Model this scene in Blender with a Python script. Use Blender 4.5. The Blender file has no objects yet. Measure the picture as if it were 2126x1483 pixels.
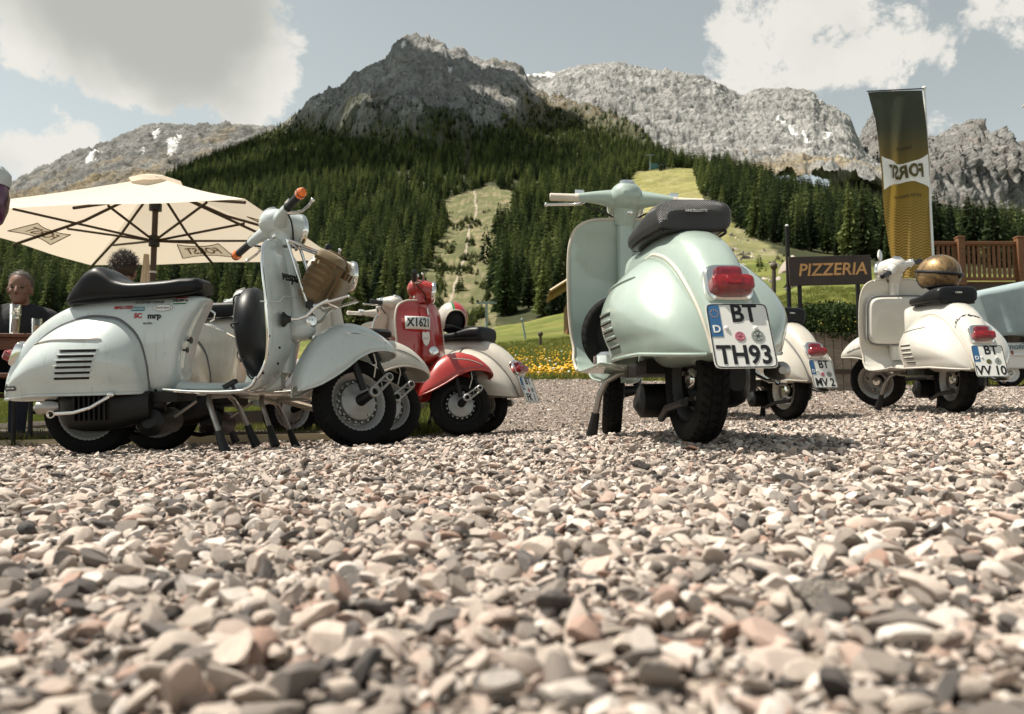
import bpy, math, random
import numpy as np
from mathutils import Matrix, Vector

SC = bpy.context.scene
COL = SC.collection
R = math.radians
rng = np.random.default_rng(7)
random.seed(7)

# ------------------------------------------------------------------ camera
F_PX, CX, CY, HORIZON, CAM_Z = 1654.0, 1063.0, 741.5, 878.0, 0.06
PITCH = math.atan((HORIZON - CY) / F_PX)
cam = bpy.data.cameras.new('camera')
cam_ob = bpy.data.objects.new('camera', cam)
COL.objects.link(cam_ob)
cam_ob.location = (0, 0, CAM_Z)
cam_ob.rotation_euler = (math.pi / 2 + PITCH, 0, 0)
cam.sensor_width = 36.0
cam.lens = 36.0 * F_PX / 2126.0
cam.clip_start = 0.02
cam.clip_end = 20000
cam.dof.use_dof = True
cam.dof.focus_distance = 3.3
cam.dof.aperture_fstop = 6.2
SC.camera = cam_ob

# ------------------------------------------------------------------ sky and sun
SUN_DIR = Vector((-0.50, 0.07, 1.0)).normalized()
SUN_EL = math.asin(SUN_DIR.z)
SUN_AZ = math.atan2(SUN_DIR.x, SUN_DIR.y)
world = bpy.data.worlds.new('World')
SC.world = world
world.use_nodes = True
SC.view_settings.view_transform = 'Standard'
SC.view_settings.look = 'None'
SC.view_settings.exposure = 0.72
SC.view_settings.gamma = 1.0
SC.view_settings.use_curve_mapping = False
sun = bpy.data.lights.new('sun', 'SUN')
sun.energy = 5.0
sun.angle = R(0.53)
sun.color = (1.0, 0.93, 0.82)
sun_ob = bpy.data.objects.new('sun', sun)
COL.objects.link(sun_ob)
sun_ob.location = (-20, 5, 40)
sun_ob.rotation_euler = SUN_DIR.to_track_quat('Z', 'Y').to_euler()


def pix_dir(px, py):
    c, s = math.cos(PITCH), math.sin(PITCH)
    a, b = (px - CX) / F_PX, (CY - py) / F_PX
    return Vector((a, c - b * s, s + b * c)).normalized()


def build_world():
    nt = world.node_tree
    nt.nodes.clear()
    N, L = nt.nodes.new, nt.links.new
    out = N('ShaderNodeOutputWorld')
    bg = N('ShaderNodeBackground')
    bg.inputs['Strength'].default_value = 0.08
    sky = N('ShaderNodeTexSky')
    sky.sky_type = 'NISHITA'
    sky.sun_disc = False
    sky.sun_elevation = SUN_EL
    sky.sun_rotation = SUN_AZ
    sky.altitude = 1500
    sky.air_density = 1.0
    sky.dust_density = 1.6
    sky.ozone_density = 1.0
    hs = N('ShaderNodeHueSaturation')
    hs.inputs['Hue'].default_value = 0.48
    hs.inputs['Saturation'].default_value = 0.26
    hs.inputs['Value'].default_value = 1.5
    tn = N('ShaderNodeMix')
    tn.data_type = 'RGBA'
    tn.blend_type = 'MULTIPLY'
    tn.inputs[0].default_value = 1.0
    tn.inputs[7].default_value = (0.90, 1.0, 0.72, 1)
    L(sky.outputs[0], tn.inputs[6])
    L(tn.outputs[2], hs.inputs['Color'])
    tc = N('ShaderNodeTexCoord')

    def math_node(op, a, b=None):
        m = N('ShaderNodeMath')
        m.operation = op
        for i, q in enumerate((a, b)):
            if q is None:
                continue
            if isinstance(q, (int, float)):
                m.inputs[i].default_value = q
            else:
                L(q, m.inputs[i])
        return m.outputs[0]
    blobs = [(250, 20, 190, .6), (400, 70, 170, .7), (500, 130, 130, .65), (560, 160, 75, .4), (100, 50, 130, .42), (575, 70, 75, .4),
             (0, 20, 150, .4), (430, -30, 220, .7), (250, -140, 300, .7), (230, 160, 60, .3), (470, 205, 90, .35),
             (125, 300, 85, .6), (60, 372, 85, .5), (190, 320, 60, .4), (20, 310, 60, .3),
             (1560, 110, 130, .30), (1680, 70, 170, .30), (1800, 95, 130, .32), (1910, 100, 80, .2), (1525, 175, 80, .22), (2090, 30, 110, .32),
             (1960, -10, 130, .28), (1600, 10, 150, .25), (1760, -60, 200, .32)]
    nz = N('ShaderNodeTexNoise')
    nz.inputs['Scale'].default_value = 11.0
    nz.inputs['Detail'].default_value = 9.0
    nz.inputs['Roughness'].default_value = 0.64
    nz.inputs['Distortion'].default_value = 0.35
    L(tc.outputs['Generated'], nz.inputs['Vector'])
    tot = math_node('MULTIPLY', math_node('SUBTRACT', nz.outputs['Fac'], 0.5), 2.9)
    nz2 = N('ShaderNodeTexNoise')
    nz2.inputs['Scale'].default_value = 34.0
    nz2.inputs['Detail'].default_value = 7.0
    nz2.inputs['Roughness'].default_value = 0.62
    L(tc.outputs['Generated'], nz2.inputs['Vector'])
    tot = math_node('ADD', tot, math_node('MULTIPLY', math_node('SUBTRACT', nz2.outputs['Fac'], 0.5), 0.75))
    base = None
    for (px, py, rp, amp) in blobs:
        d = pix_dir(px, py)
        vm = N('ShaderNodeVectorMath')
        vm.operation = 'DISTANCE'
        L(tc.outputs['Generated'], vm.inputs[0])
        vm.inputs[1].default_value = d
        q = math_node('DIVIDE', vm.outputs['Value'], rp / F_PX)
        q = math_node('SUBTRACT', 1.0, math_node('MULTIPLY', q, q))
        q = math_node('MULTIPLY', math_node('MAXIMUM', q, 0.0), amp)
        base = q if base is None else math_node('ADD', base, q)
    soft = math_node('SUBTRACT', 1.0, math_node('POWER', 0.22, base))
    tot = math_node('ADD', tot, math_node('MULTIPLY', soft, 1.12))
    grey = None
    for (px, py, rp, amp) in ((330, 10, 270, 1.1), (450, 80, 190, .9), (180, -50, 220, .8), (230, -200, 330, 1.1)):
        vm = N('ShaderNodeVectorMath')
        vm.operation = 'DISTANCE'
        L(tc.outputs['Generated'], vm.inputs[0])
        vm.inputs[1].default_value = pix_dir(px, py)
        q = math_node('DIVIDE', vm.outputs['Value'], rp / F_PX)
        q = math_node('MULTIPLY', math_node('MAXIMUM', math_node('SUBTRACT', 1.0, math_node('MULTIPLY', q, q)), 0.0), amp)
        grey = q if grey is None else math_node('ADD', grey, q)
    nz3 = N('ShaderNodeTexNoise')
    nz3.inputs['Scale'].default_value = 9.0
    nz3.inputs['Detail'].default_value = 6.0
    L(tc.outputs['Generated'], nz3.inputs['Vector'])
    grey = math_node('ADD', grey, math_node('MULTIPLY', math_node('SUBTRACT', nz3.outputs['Fac'], 0.5), 3.0))
    mr = N('ShaderNodeMapRange')
    mr.interpolation_type = 'SMOOTHSTEP'
    mr.inputs['From Min'].default_value = 0.36
    mr.inputs['From Max'].default_value = 0.66
    L(tot, mr.inputs['Value'])
    mg = N('ShaderNodeMapRange')
    mg.interpolation_type = 'SMOOTHSTEP'
    mg.inputs['From Min'].default_value = 0.0
    mg.inputs['From Max'].default_value = 2.1
    L(grey, mg.inputs['Value'])
    cc = N('ShaderNodeMix')
    cc.data_type = 'RGBA'
    cc.inputs[6].default_value = (6.6, 6.4, 5.9, 1)
    cc.inputs[7].default_value = (3.8, 3.85, 3.5, 1)
    L(mg.outputs[0], cc.inputs[0])
    mx = N('ShaderNodeMix')
    mx.data_type = 'RGBA'
    L(math_node('MULTIPLY', mr.outputs[0], 0.94), mx.inputs[0])
    L(hs.outputs[0], mx.inputs[6])
    L(cc.outputs[2], mx.inputs[7])
    L(mx.outputs[2], bg.inputs['Color'])
    L(bg.outputs[0], out.inputs['Surface'])


build_world()

# ------------------------------------------------------------------ helpers
def tag(o, label=None, cat=None, group=None, kind=None):
    if label: o['label'] = label
    if cat: o['category'] = cat
    if group: o['group'] = group
    if kind: o['kind'] = kind
    return o


def empty(name, loc=(0, 0, 0), rot=(0, 0, 0)):
    o = bpy.data.objects.new(name, None)
    o.empty_display_size = 0.1
    COL.objects.link(o)
    o.location = loc
    o.rotation_euler = rot
    return o


def pchip(xs, ys, x):
    xs, ys = np.asarray(xs, float), np.asarray(ys, float)
    x = np.asarray(x, float)
    h = np.diff(xs)
    d = np.diff(ys) / h
    m = np.zeros_like(ys)
    m[0], m[-1] = d[0], d[-1]
    for i in range(1, len(xs) - 1):
        if d[i - 1] * d[i] > 0:
            w1, w2 = 2 * h[i] + h[i - 1], h[i] + 2 * h[i - 1]
            m[i] = (w1 + w2) / (w1 / d[i - 1] + w2 / d[i])
    i = np.clip(np.searchsorted(xs, x) - 1, 0, len(xs) - 2)
    t = np.clip((x - xs[i]) / h[i], 0, 1)
    return ((2 * t**3 - 3 * t**2 + 1) * ys[i] + (t**3 - 2 * t**2 + t) * h[i] * m[i]
            + (-2 * t**3 + 3 * t**2) * ys[i + 1] + (t**3 - t**2) * h[i] * m[i + 1])


def spow(a, e):
    return np.sign(a) * np.abs(a) ** e


class MB:
    def __init__(s):
        s.v, s.f, s.n = [], [], 0

    def add(s, V, F):
        V = np.asarray(V, float).reshape(-1, 3)
        s.v.append(V)
        o = s.n
        s.f += [tuple(int(i) + o for i in q) for q in F]
        s.n += len(V)
        return s

    def grid(s, P, cu=False, cv=False, cap=False):
        P = np.asarray(P, float)
        nu, nv = P.shape[:2]
        F = []
        for i in range(nu if cu else nu - 1):
            for j in range(nv if cv else nv - 1):
                a, b = i, (i + 1) % nu
                c, d = j, (j + 1) % nv
                F.append((a * nv + c, b * nv + c, b * nv + d, a * nv + d))
        if cap:
            F.append(tuple(range(nv - 1, -1, -1)))
            F.append(tuple((nu - 1) * nv + j for j in range(nv)))
        return s.add(P, F)

    def box(s, c, size, M=None):
        x, y, z = [q / 2 for q in size]
        V = np.array([(-x, -y, -z), (x, -y, -z), (x, y, -z), (-x, y, -z), (-x, -y, z), (x, -y, z), (x, y, z), (-x, y, z)])
        if M is not None:
            V = V @ np.array(M.to_3x3()).T
        return s.add(V + np.array(c), [(3, 2, 1, 0), (4, 5, 6, 7), (0, 1, 5, 4), (1, 2, 6, 5), (2, 3, 7, 6), (3, 0, 4, 7)])

    def tube(s, path, r, n=10, cap=True, closed=False):
        P = np.asarray(path, float)
        m = len(P)
        rr = np.full(m, r) if np.isscalar(r) else np.asarray(r, float)
        T = np.zeros_like(P)
        T[1:-1] = P[2:] - P[:-2]
        T[0], T[-1] = P[1] - P[0], P[-1] - P[-2]
        if closed:
            T[0] = T[-1] = P[1] - P[-2]
        T /= np.linalg.norm(T, axis=1)[:, None] + 1e-12
        a = np.array([0, 0, 1.0]) if abs(T[0][2]) < .9 else np.array([1.0, 0, 0])
        u = np.cross(T[0], a)
        u /= np.linalg.norm(u)
        th = np.linspace(0, 2 * np.pi, n, endpoint=False)
        G = np.zeros((m, n, 3))
        for i in range(m):
            u = u - T[i] * np.dot(u, T[i])
            u /= np.linalg.norm(u) + 1e-12
            w = np.cross(T[i], u)
            G[i] = P[i] + rr[i] * (np.cos(th)[:, None] * u + np.sin(th)[:, None] * w)
        return s.grid(G, cv=True, cap=cap)

    def cyl(s, p0, p1, r0, r1=None, n=18):
        return s.tube([p0, p1], [r0, r0 if r1 is None else r1], n)

    def lathe(s, prof, o=(0, 0, 0), axis=(0, 0, 1), n=32, cap=False, closed_prof=False):
        q = Vector(axis).normalized().to_track_quat('Z', 'Y').to_matrix()
        q = np.array(q)
        th = np.linspace(0, 2 * np.pi, n, endpoint=False)
        G = np.zeros((len(prof), n, 3))
        for i, (h, r) in enumerate(prof):
            G[i] = np.stack([r * np.cos(th), r * np.sin(th), np.full(n, h)], -1)
        G = G @ q.T + np.array(o)
        if closed_prof:
            return s.grid(G, cu=True, cv=True)
        return s.grid(G, cv=True, cap=cap)

    def ell(s, c, r, nu=12, nv=18, M=None, e=1.0):
        ph = np.linspace(-np.pi / 2, np.pi / 2, nu)
        th = np.linspace(0, 2 * np.pi, nv, endpoint=False)
        P, T = np.meshgrid(ph, th, indexing='ij')
        G = np.stack([r[0] * spow(np.cos(P), e) * spow(np.cos(T), e), r[1] * spow(np.cos(P), e) * spow(np.sin(T), e), r[2] * spow(np.sin(P), e)], -1)
        if M is not None:
            G = G @ np.array(M.to_3x3()).T
        return s.grid(G + np.array(c), cv=True)

    def rloft(s, rings, n=32, e=4.0, cap=True):
        """rounded-rectangle loft: rings (depth z, width, height, cx, cy)."""
        th = np.linspace(0, 2 * np.pi, n, endpoint=False)
        G = np.zeros((len(rings), n, 3))
        for i, q in enumerate(rings):
            z, w, h = q[:3]
            cx, cy = (q[3], q[4]) if len(q) > 3 else (0, 0)
            G[i] = np.stack([cx + w / 2 * spow(np.cos(th), 2 / e), cy + h / 2 * spow(np.sin(th), 2 / e), np.full(n, z)], -1)
        return s.grid(G, cv=True, cap=cap)

    def arr(s):
        return np.concatenate(s.v) if s.v else np.zeros((0, 3))

    def xf(s, M):
        M = np.array(M)
        V = s.arr() @ M[:3, :3].T + M[:3, 3]
        s.v = [V]
        return s

    def mesh(s, name, smooth=True, angle=40):
        me = bpy.data.meshes.new(name)
        me.from_pydata(s.arr().tolist(), [], s.f)
        me.update()
        if smooth:
            me.polygons.foreach_set('use_smooth', [True] * len(me.polygons))
            if angle and angle < 180:
                me.set_sharp_from_angle(angle=R(angle))
        return me

    def build(s, name, mat, parent=None, M=None, smooth=True, angle=40, solid=0, sub=0, bevel=0, off=0):
        if M is not None:
            s.xf(M)
        me = s.mesh(name, smooth, angle)
        return link(name, me, mat, parent, solid, sub, bevel, off)


def link(name, me, mat, parent=None, solid=0, sub=0, bevel=0, off=0):
    if mat is not None and not me.materials:
        me.materials.append(mat)
    o = bpy.data.objects.new(name, me)
    COL.objects.link(o)
    if parent is not None:
        o.parent = parent
    if solid:
        m = o.modifiers.new('solid', 'SOLIDIFY')
        m.thickness = solid
        m.offset = off
    if bevel:
        m = o.modifiers.new('bevel', 'BEVEL')
        m.width = bevel
        m.segments = 2
        m.limit_method = 'ANGLE'
    if sub:
        m = o.modifiers.new('sub', 'SUBSURF')
        m.levels = m.render_levels = sub
    return o


def part(name, mat, parent, fn, **k):
    b = MB()
    fn(b)
    return b.build(name, mat, parent, **k)


_tcache = {}


def text_mesh(s, size, bold=0.0, shear=0.0, ext=0.0008, sx=1.0):
    key = (s, size, bold, shear, ext, sx)
    if key in _tcache:
        return _tcache[key].copy()
    cu = bpy.data.curves.new('lettering', 'FONT')
    cu.body = s
    cu.size = size
    cu.align_x = 'CENTER'
    cu.align_y = 'CENTER'
    cu.offset = bold
    cu.shear = shear
    cu.extrude = ext
    cu.resolution_u = 3
    o = bpy.data.objects.new('lettering', cu)
    COL.objects.link(o)
    dg = bpy.context.evaluated_depsgraph_get()
    me = bpy.data.meshes.new_from_object(o.evaluated_get(dg))
    bpy.data.objects.remove(o)
    n = len(me.vertices)
    co = np.zeros(n * 3)
    me.vertices.foreach_get('co', co)
    co = co.reshape(-1, 3)
    co[:, 0] *= sx
    me.vertices.foreach_set('co', co.ravel())
    me.materials.clear()
    _tcache[key] = me
    return me.copy()


def text(name, s, mat, parent, M, size, warp=None, **k):
    me = text_mesh(s, size, **k)
    n = len(me.vertices)
    co = np.zeros(n * 3)
    me.vertices.foreach_get('co', co)
    co = co.reshape(-1, 3)
    if warp is not None:
        co = warp(co)
    else:
        A = np.array(M)
        co = co @ A[:3, :3].T + A[:3, 3]
    me.vertices.foreach_set('co', co.ravel())
    me.update()
    return link(name, me, mat, parent)


def frame(o, x, y, z):
    M = Matrix.Identity(4)
    for i, v in enumerate((Vector(x).normalized(), Vector(y).normalized(), Vector(z).normalized(), Vector(o))):
        for j in range(3):
            M[j][i] = v[j]
    return M


# numpy gradient noise
_perm = rng.permutation(4096)
_grad = rng.normal(size=(4096, 3))
_grad /= np.linalg.norm(_grad, axis=1)[:, None]


def gnoise(P):
    P = np.asarray(P, float)
    I = np.floor(P).astype(np.int64)
    Fr = P - I
    U = Fr**3 * (Fr * (Fr * 6 - 15) + 10)
    out = 0
    for dx in (0, 1):
        for dy in (0, 1):
            for dz in (0, 1):
                h = _perm[(_perm[(_perm[(I[..., 0] + dx) & 4095] + I[..., 1] + dy) & 4095] + I[..., 2] + dz) & 4095]
                g = _grad[h]
                dot = (g[..., 0] * (Fr[..., 0] - dx) + g[..., 1] * (Fr[..., 1] - dy) + g[..., 2] * (Fr[..., 2] - dz))
                w = (U[..., 0] if dx else 1 - U[..., 0]) * (U[..., 1] if dy else 1 - U[..., 1]) * (U[..., 2] if dz else 1 - U[..., 2])
                out = out + w * dot
    return out


def fbm(P, oct=5, lac=2.03, gain=.5, ridged=False):
    a, s, t = 1.0, 0, 0
    P = np.asarray(P, float).copy()
    for _ in range(oct):
        n = gnoise(P)
        if ridged:
            n = 1 - 2.2 * np.abs(n)
        s = s + a * n
        t += a
        a *= gain
        P = P * lac + 17.3
    return s / t


# ------------------------------------------------------------------ materials
def nodes(name):
    m = bpy.data.materials.new(name)
    m.use_nodes = True
    nt = m.node_tree
    b = nt.nodes['Principled BSDF']
    return m, nt, b


def N_(nt, t, **k):
    n = nt.nodes.new(t)
    for a, v in k.items():
        if a in n.inputs:
            n.inputs[a].default_value = v
        else:
            setattr(n, a, v)
    return n


def c4(c, k=1.0):
    return (c[0] * k, c[1] * k, c[2] * k, 1)


def mixc(nt, fac, a, b, blend='MIX'):
    m = nt.nodes.new('ShaderNodeMix')
    m.data_type = 'RGBA'
    m.blend_type = blend
    for i, q in ((0, fac), (6, a), (7, b)):
        if isinstance(q, (int, float)):
            m.inputs[i].default_value = q
        elif isinstance(q, tuple):
            m.inputs[i].default_value = q
        else:
            nt.links.new(q, m.inputs[i])
    return m.outputs[2]


def ramp(nt, fac, lo, hi):
    m = nt.nodes.new('ShaderNodeMapRange')
    m.interpolation_type = 'SMOOTHSTEP'
    m.inputs['From Min'].default_value = lo
    m.inputs['From Max'].default_value = hi
    nt.links.new(fac, m.inputs['Value'])
    return m.outputs[0]


def noise(nt, scale, detail=5, rough=.55, coord='Object', vec=None, dist=0.0):
    n = nt.nodes.new('ShaderNodeTexNoise')
    n.inputs['Scale'].default_value = scale
    n.inputs['Detail'].default_value = detail
    n.inputs['Roughness'].default_value = rough
    n.inputs['Distortion'].default_value = dist
    if vec is None:
        tc = nt.nodes.new('ShaderNodeTexCoord')
        vec = tc.outputs[coord]
    nt.links.new(vec, n.inputs['Vector'])
    return n.outputs['Fac']


def mat(name, col, rough=.5, metal=0., coat=0., var=.12, scale=6., bump=0., bscale=80., col2=None, lo=.35, hi=.7, rvar=.08, spec=.5, trans=0., ior=1.45, sheen=0.):
    m, nt, b = nodes(name)
    f = noise(nt, scale)
    c = mixc(nt, ramp(nt, f, lo, hi), c4(col, 1 - var), c4(col2) if col2 else c4(col, 1 + var))
    nt.links.new(c, b.inputs['Base Color'])
    b.inputs['Metallic'].default_value = metal
    b.inputs['Coat Weight'].default_value = coat
    b.inputs['Coat Roughness'].default_value = .06
    b.inputs['Specular IOR Level'].default_value = spec
    b.inputs['Transmission Weight'].default_value = trans
    b.inputs['IOR'].default_value = ior
    if sheen:
        b.inputs['Sheen Weight'].default_value = sheen
    f2 = noise(nt, scale * 3.1, 6)
    mr = nt.nodes.new('ShaderNodeMapRange')
    mr.inputs['To Min'].default_value = max(0.02, rough - rvar)
    mr.inputs['To Max'].default_value = min(1, rough + rvar)
    nt.links.new(f2, mr.inputs['Value'])
    nt.links.new(mr.outputs[0], b.inputs['Roughness'])
    if bump:
        bn = nt.nodes.new('ShaderNodeBump')
        bn.inputs['Strength'].default_value = 1.0
        bn.inputs['Distance'].default_value = bump
        nt.links.new(noise(nt, bscale, 6), bn.inputs['Height'])
        nt.links.new(bn.outputs[0], b.inputs['Normal'])
    return m


def paint(name, col, wear=.25, dirt=(.16, .12, .08)):
    m, nt, b = nodes(name)
    big = noise(nt, 4.0, 4)
    c = mixc(nt, ramp(nt, big, .3, .75), c4(col, .93), c4(col, 1.05))
    d = noise(nt, 17.0, 9, .68, dist=.6)
    c = mixc(nt, ramp(nt, d, .60, .80), c, mixc(nt, wear, c, c4(dirt)))
    tcs = N_(nt, 'ShaderNodeTexCoord')
    mps = N_(nt, 'ShaderNodeMapping')
    mps.inputs['Scale'].default_value = (38, 38, 2.5)
    nt.links.new(tcs.outputs['Object'], mps.inputs['Vector'])
    stk = noise(nt, 1.0, 6, .6, vec=mps.outputs[0], dist=.3)
    c = mixc(nt, ramp(nt, stk, .55, .78), c, mixc(nt, wear * .7, c, c4(dirt, 1.2)))
    scr = noise(nt, 1.0, 3, .5, vec=mps.outputs[0], dist=3.0)
    c = mixc(nt, ramp(nt, scr, .70, .73), c, mixc(nt, wear * .8, c, c4(col, .45)))
    sp = noise(nt, 120.0, 3, .6)
    c = mixc(nt, ramp(nt, sp, .70, .76), c, mixc(nt, min(1, wear * 1.6), c, c4(dirt, .6)))
    nt.links.new(c, b.inputs['Base Color'])
    rr = nt.nodes.new('ShaderNodeMapRange')
    rr.inputs['To Min'].default_value = .22
    rr.inputs['To Max'].default_value = .46
    nt.links.new(noise(nt, 11, 7, .65), rr.inputs['Value'])
    nt.links.new(rr.outputs[0], b.inputs['Roughness'])
    b.inputs['Coat Weight'].default_value = .9
    b.inputs['Coat Roughness'].default_value = .035
    bn = nt.nodes.new('ShaderNodeBump')
    bn.inputs['Strength'].default_value = .35
    bn.inputs['Distance'].default_value = .0035
    nt.links.new(noise(nt, 5.5, 2), bn.inputs['Height'])
    nt.links.new(bn.outputs[0], b.inputs['Normal'])
    return m


M_ = {}
M_['ice'] = paint('pale ice blue paint', (.53, .585, .575), .4)
M_['teal'] = paint('mint green paint', (.34, .42, .37), .22)
M_['cream'] = paint('cream paint', (.53, .49, .42), .4)
M_['white'] = paint('ivory white paint', (.60, .57, .51), .15)
M_['red'] = paint('red paint', (.36, .020, .014), .35)
M_['rubber'] = mat('tyre rubber', (.010, .010, .010), .85, bump=.0006, bscale=160, col2=(.035, .031, .027), lo=.5, hi=.85, spec=.15)
M_['blackplastic'] = mat('black plastic', (.014, .014, .015), .42, spec=.4)
M_['leather'] = mat('black leather', (.007, .0075, .009), .42, bump=.0007, bscale=220, spec=.3)
M_['chrome'] = mat('chrome', (.78, .77, .74), .12, metal=1., var=.06, rvar=.07)
M_['steel'] = mat('worn steel', (.42, .40, .37), .36, metal=.9, col2=(.22, .18, .14), lo=.5, hi=.8)
M_['alu'] = mat('cast aluminium', (.36, .355, .34), .45, metal=.6, col2=(.32, .30, .27), lo=.5, hi=.85, bump=.0006, bscale=90)
M_['darkmetal'] = mat('oily dark metal', (.012, .0115, .011), .5, metal=.3, col2=(.04, .032, .026), lo=.55, hi=.85, bump=.001, bscale=60)
M_['trim'] = mat('beige rubber trim', (.55, .50, .42), .5)
M_['greytrim'] = mat('grey rubber trim', (.13, .13, .135), .5)
M_['slot'] = mat('dark slot', (.006, .006, .007), .8)
M_['redlens'] = mat('red lens', (.22, .005, .008), .13, coat=1, var=.2, scale=40, bump=.0012, bscale=260)
M_['redlens2'] = mat('deep red lens', (.15, .004, .012), .13, coat=1, var=.2, scale=40)
M_['orangelens'] = mat('orange lens', (.85, .17, .01), .16, coat=1, var=.15, scale=40)
M_['glass'] = mat('headlamp glass', (.75, .77, .76), .06, metal=.85, var=.2, scale=30, bump=.002, bscale=70)
M_['platewhite'] = mat('plate white', (.70, .70, .66), .4, var=.04)
M_['plateblue'] = mat('plate blue', (.035, .12, .26), .4, var=.05)
M_['ink'] = mat('black ink', (.008, .008, .009), .5)
M_['ridedinkred'] = mat('red print', (.38, .02, .02), .5)
M_['inkblue'] = mat('teal print', (.05, .20, .26), .5)
M_['inkgreen'] = mat('green print', (.03, .16, .06), .5)
M_['inkpink'] = mat('pink seal', (.50, .22, .28), .5)
M_['inkgrey'] = mat('grey seal', (.33, .36, .33), .5)
M_['whiteprint'] = mat('white print', (.75, .74, .70), .5, var=.03)
M_['ivorygrip'] = mat('ivory grip', (.60, .54, .45), .55, bump=.0006, bscale=120)
M_['canvas'] = mat('tan canvas', (.175, .125, .06), .85, bump=.0012, bscale=350, sheen=.3)
M_['canvasdark'] = mat('tan webbing', (.13, .08, .035), .85, bump=.001, bscale=400)
M_['browntext'] = mat('gold lettering', (.55, .30, .11), .5)


def wood_mat(name, col, col2, rough=.65):
    m, nt, b = nodes(name)
    tc = N_(nt, 'ShaderNodeTexCoord')
    mp = N_(nt, 'ShaderNodeMapping')
    mp.inputs['Scale'].default_value = (3, 30, 30)
    nt.links.new(tc.outputs['Object'], mp.inputs['Vector'])
    f = noise(nt, 1.6, 8, .6, vec=mp.outputs[0], dist=1.2)
    nt.links.new(mixc(nt, ramp(nt, f, .3, .72), c4(col), c4(col2)), b.inputs['Base Color'])
    b.inputs['Roughness'].default_value = rough
    bn = N_(nt, 'ShaderNodeBump')
    bn.inputs['Distance'].default_value = .002
    nt.links.new(f, bn.inputs['Height'])
    nt.links.new(bn.outputs[0], b.inputs['Normal'])
    return m


M_['deckwood'] = wood_mat('stained deck wood', (.12, .048, .018), (.22, .092, .034))
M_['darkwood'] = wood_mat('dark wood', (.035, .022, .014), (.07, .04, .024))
M_['tablewood'] = wood_mat('beer table wood', (.09, .03, .015), (.16, .06, .03))
M_['greywood'] = wood_mat('weathered wood', (.16, .12, .085), (.30, .24, .18))
M_['roofwood'] = wood_mat('barn board wood', (.13, .055, .018), (.24, .11, .04))
M_['palewood'] = wood_mat('pale timber', (.40, .31, .19), (.52, .42, .27))


def carbon():
    m, nt, b = nodes('woven black vinyl')
    tc = N_(nt, 'ShaderNodeTexCoord')
    sp = N_(nt, 'ShaderNodeSeparateXYZ')
    nt.links.new(tc.outputs['Object'], sp.inputs[0])

    def mth(op, a, bb):
        n = N_(nt, 'ShaderNodeMath')
        n.operation = op
        for i, q in enumerate((a, bb)):
            if isinstance(q, (int, float)):
                n.inputs[i].default_value = q
            else:
                nt.links.new(q, n.inputs[i])
        return n.outputs[0]
    s1 = mth('SINE', mth('MULTIPLY', mth('ADD', sp.outputs[1], mth('MULTIPLY', sp.outputs[0], .7)), 720.), 0)
    s2 = mth('SINE', mth('MULTIPLY', sp.outputs[2], 720.), 0)
    w = mth('MULTIPLY', s1, s2)
    f = ramp(nt, w, .05, .6)
    nt.links.new(mixc(nt, f, (.010, .010, .012, 1), (.085, .083, .083, 1)), b.inputs['Base Color'])
    b.inputs['Roughness'].default_value = .3
    bn = N_(nt, 'ShaderNodeBump')
    bn.inputs['Distance'].default_value = .0015
    nt.links.new(w, bn.inputs['Height'])
    nt.links.new(bn.outputs[0], b.inputs['Normal'])
    return m


M_['carbon'] = carbon()

# ------------------------------------------------------------------ scooter builder (x forward, y left, z up; rear tyre touches the ground at 0,0,0)
AX0, AX1, WB, RW = Vector((.885, 0, 1.0)), Vector((1.155, 0, .33)), 1.22, .212
BX = [-.375, -.365, -.34, -.30, -.24, -.15, -.05, .06, .2, .34, .42, .46, .50, .535, .555]
BT = [.33, .375, .440, .508, .580, .65, .697, .722, .73, .73, .73, .73, .728, .722, .71]
BB = [.28, .262, .258, .256, .256, .256, .256, .256, .256, .256, .31, .50, .60, .665, .70]
BW = [.036, .052, .064, .076, .090, .108, .121, .129, .133, .131, .126, .115, .10, .078, .03]
BE = 2.8
CTX = [-.35, -.335, -.30, -.24, -.15, -.05, .07, .17, .24, .285, .305, .312]
CTZ = [.272, .315, .39, .47, .555, .608, .636, .625, .58, .515, .44, .40]
LS = [(0.42, 0.288, 0.225, 0),
      (0.55, 0.276, 0.24, 0),
      (0.68, 0.272, 0.248, 0),
      (0.77, 0.275, 0.25, 0.005),
      (0.83, 0.296, 0.252, 0.015),
      (0.87, 0.335, 0.255, 0.03),
      (0.9, 0.39, 0.2483, 0.031),
      (0.931, 0.46, 0.2559, 0.0434),
      (0.944, 0.55, 0.2617, 0.0527),
      (0.944, 0.65, 0.2636, 0.0558),
      (0.937, 0.74, 0.2636, 0.0558),
      (0.926, 0.82, 0.2598, 0.0527),
      (0.917, 0.88, 0.2464, 0.0465),
      (0.906, 0.92, 0.2244, 0.0372),
      (0.902, 0.948, 0.1862, 0.0248),
      (0.9, 0.965, 0.1289, 0.0124),
      (0.8995, 0.971, 0.0573, 0.0025)]
HX = Vector((.034, 0, .014))


def body_y(x, z):
    t, b, w = pchip(BX, BT, x), pchip(BX, BB, x), pchip(BX, BW, x)
    q = np.clip(np.abs((z - (t + b) / 2) / ((t - b) / 2)), 0, 1)
    return w * (1 - q**BE) ** (1 / BE)


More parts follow.
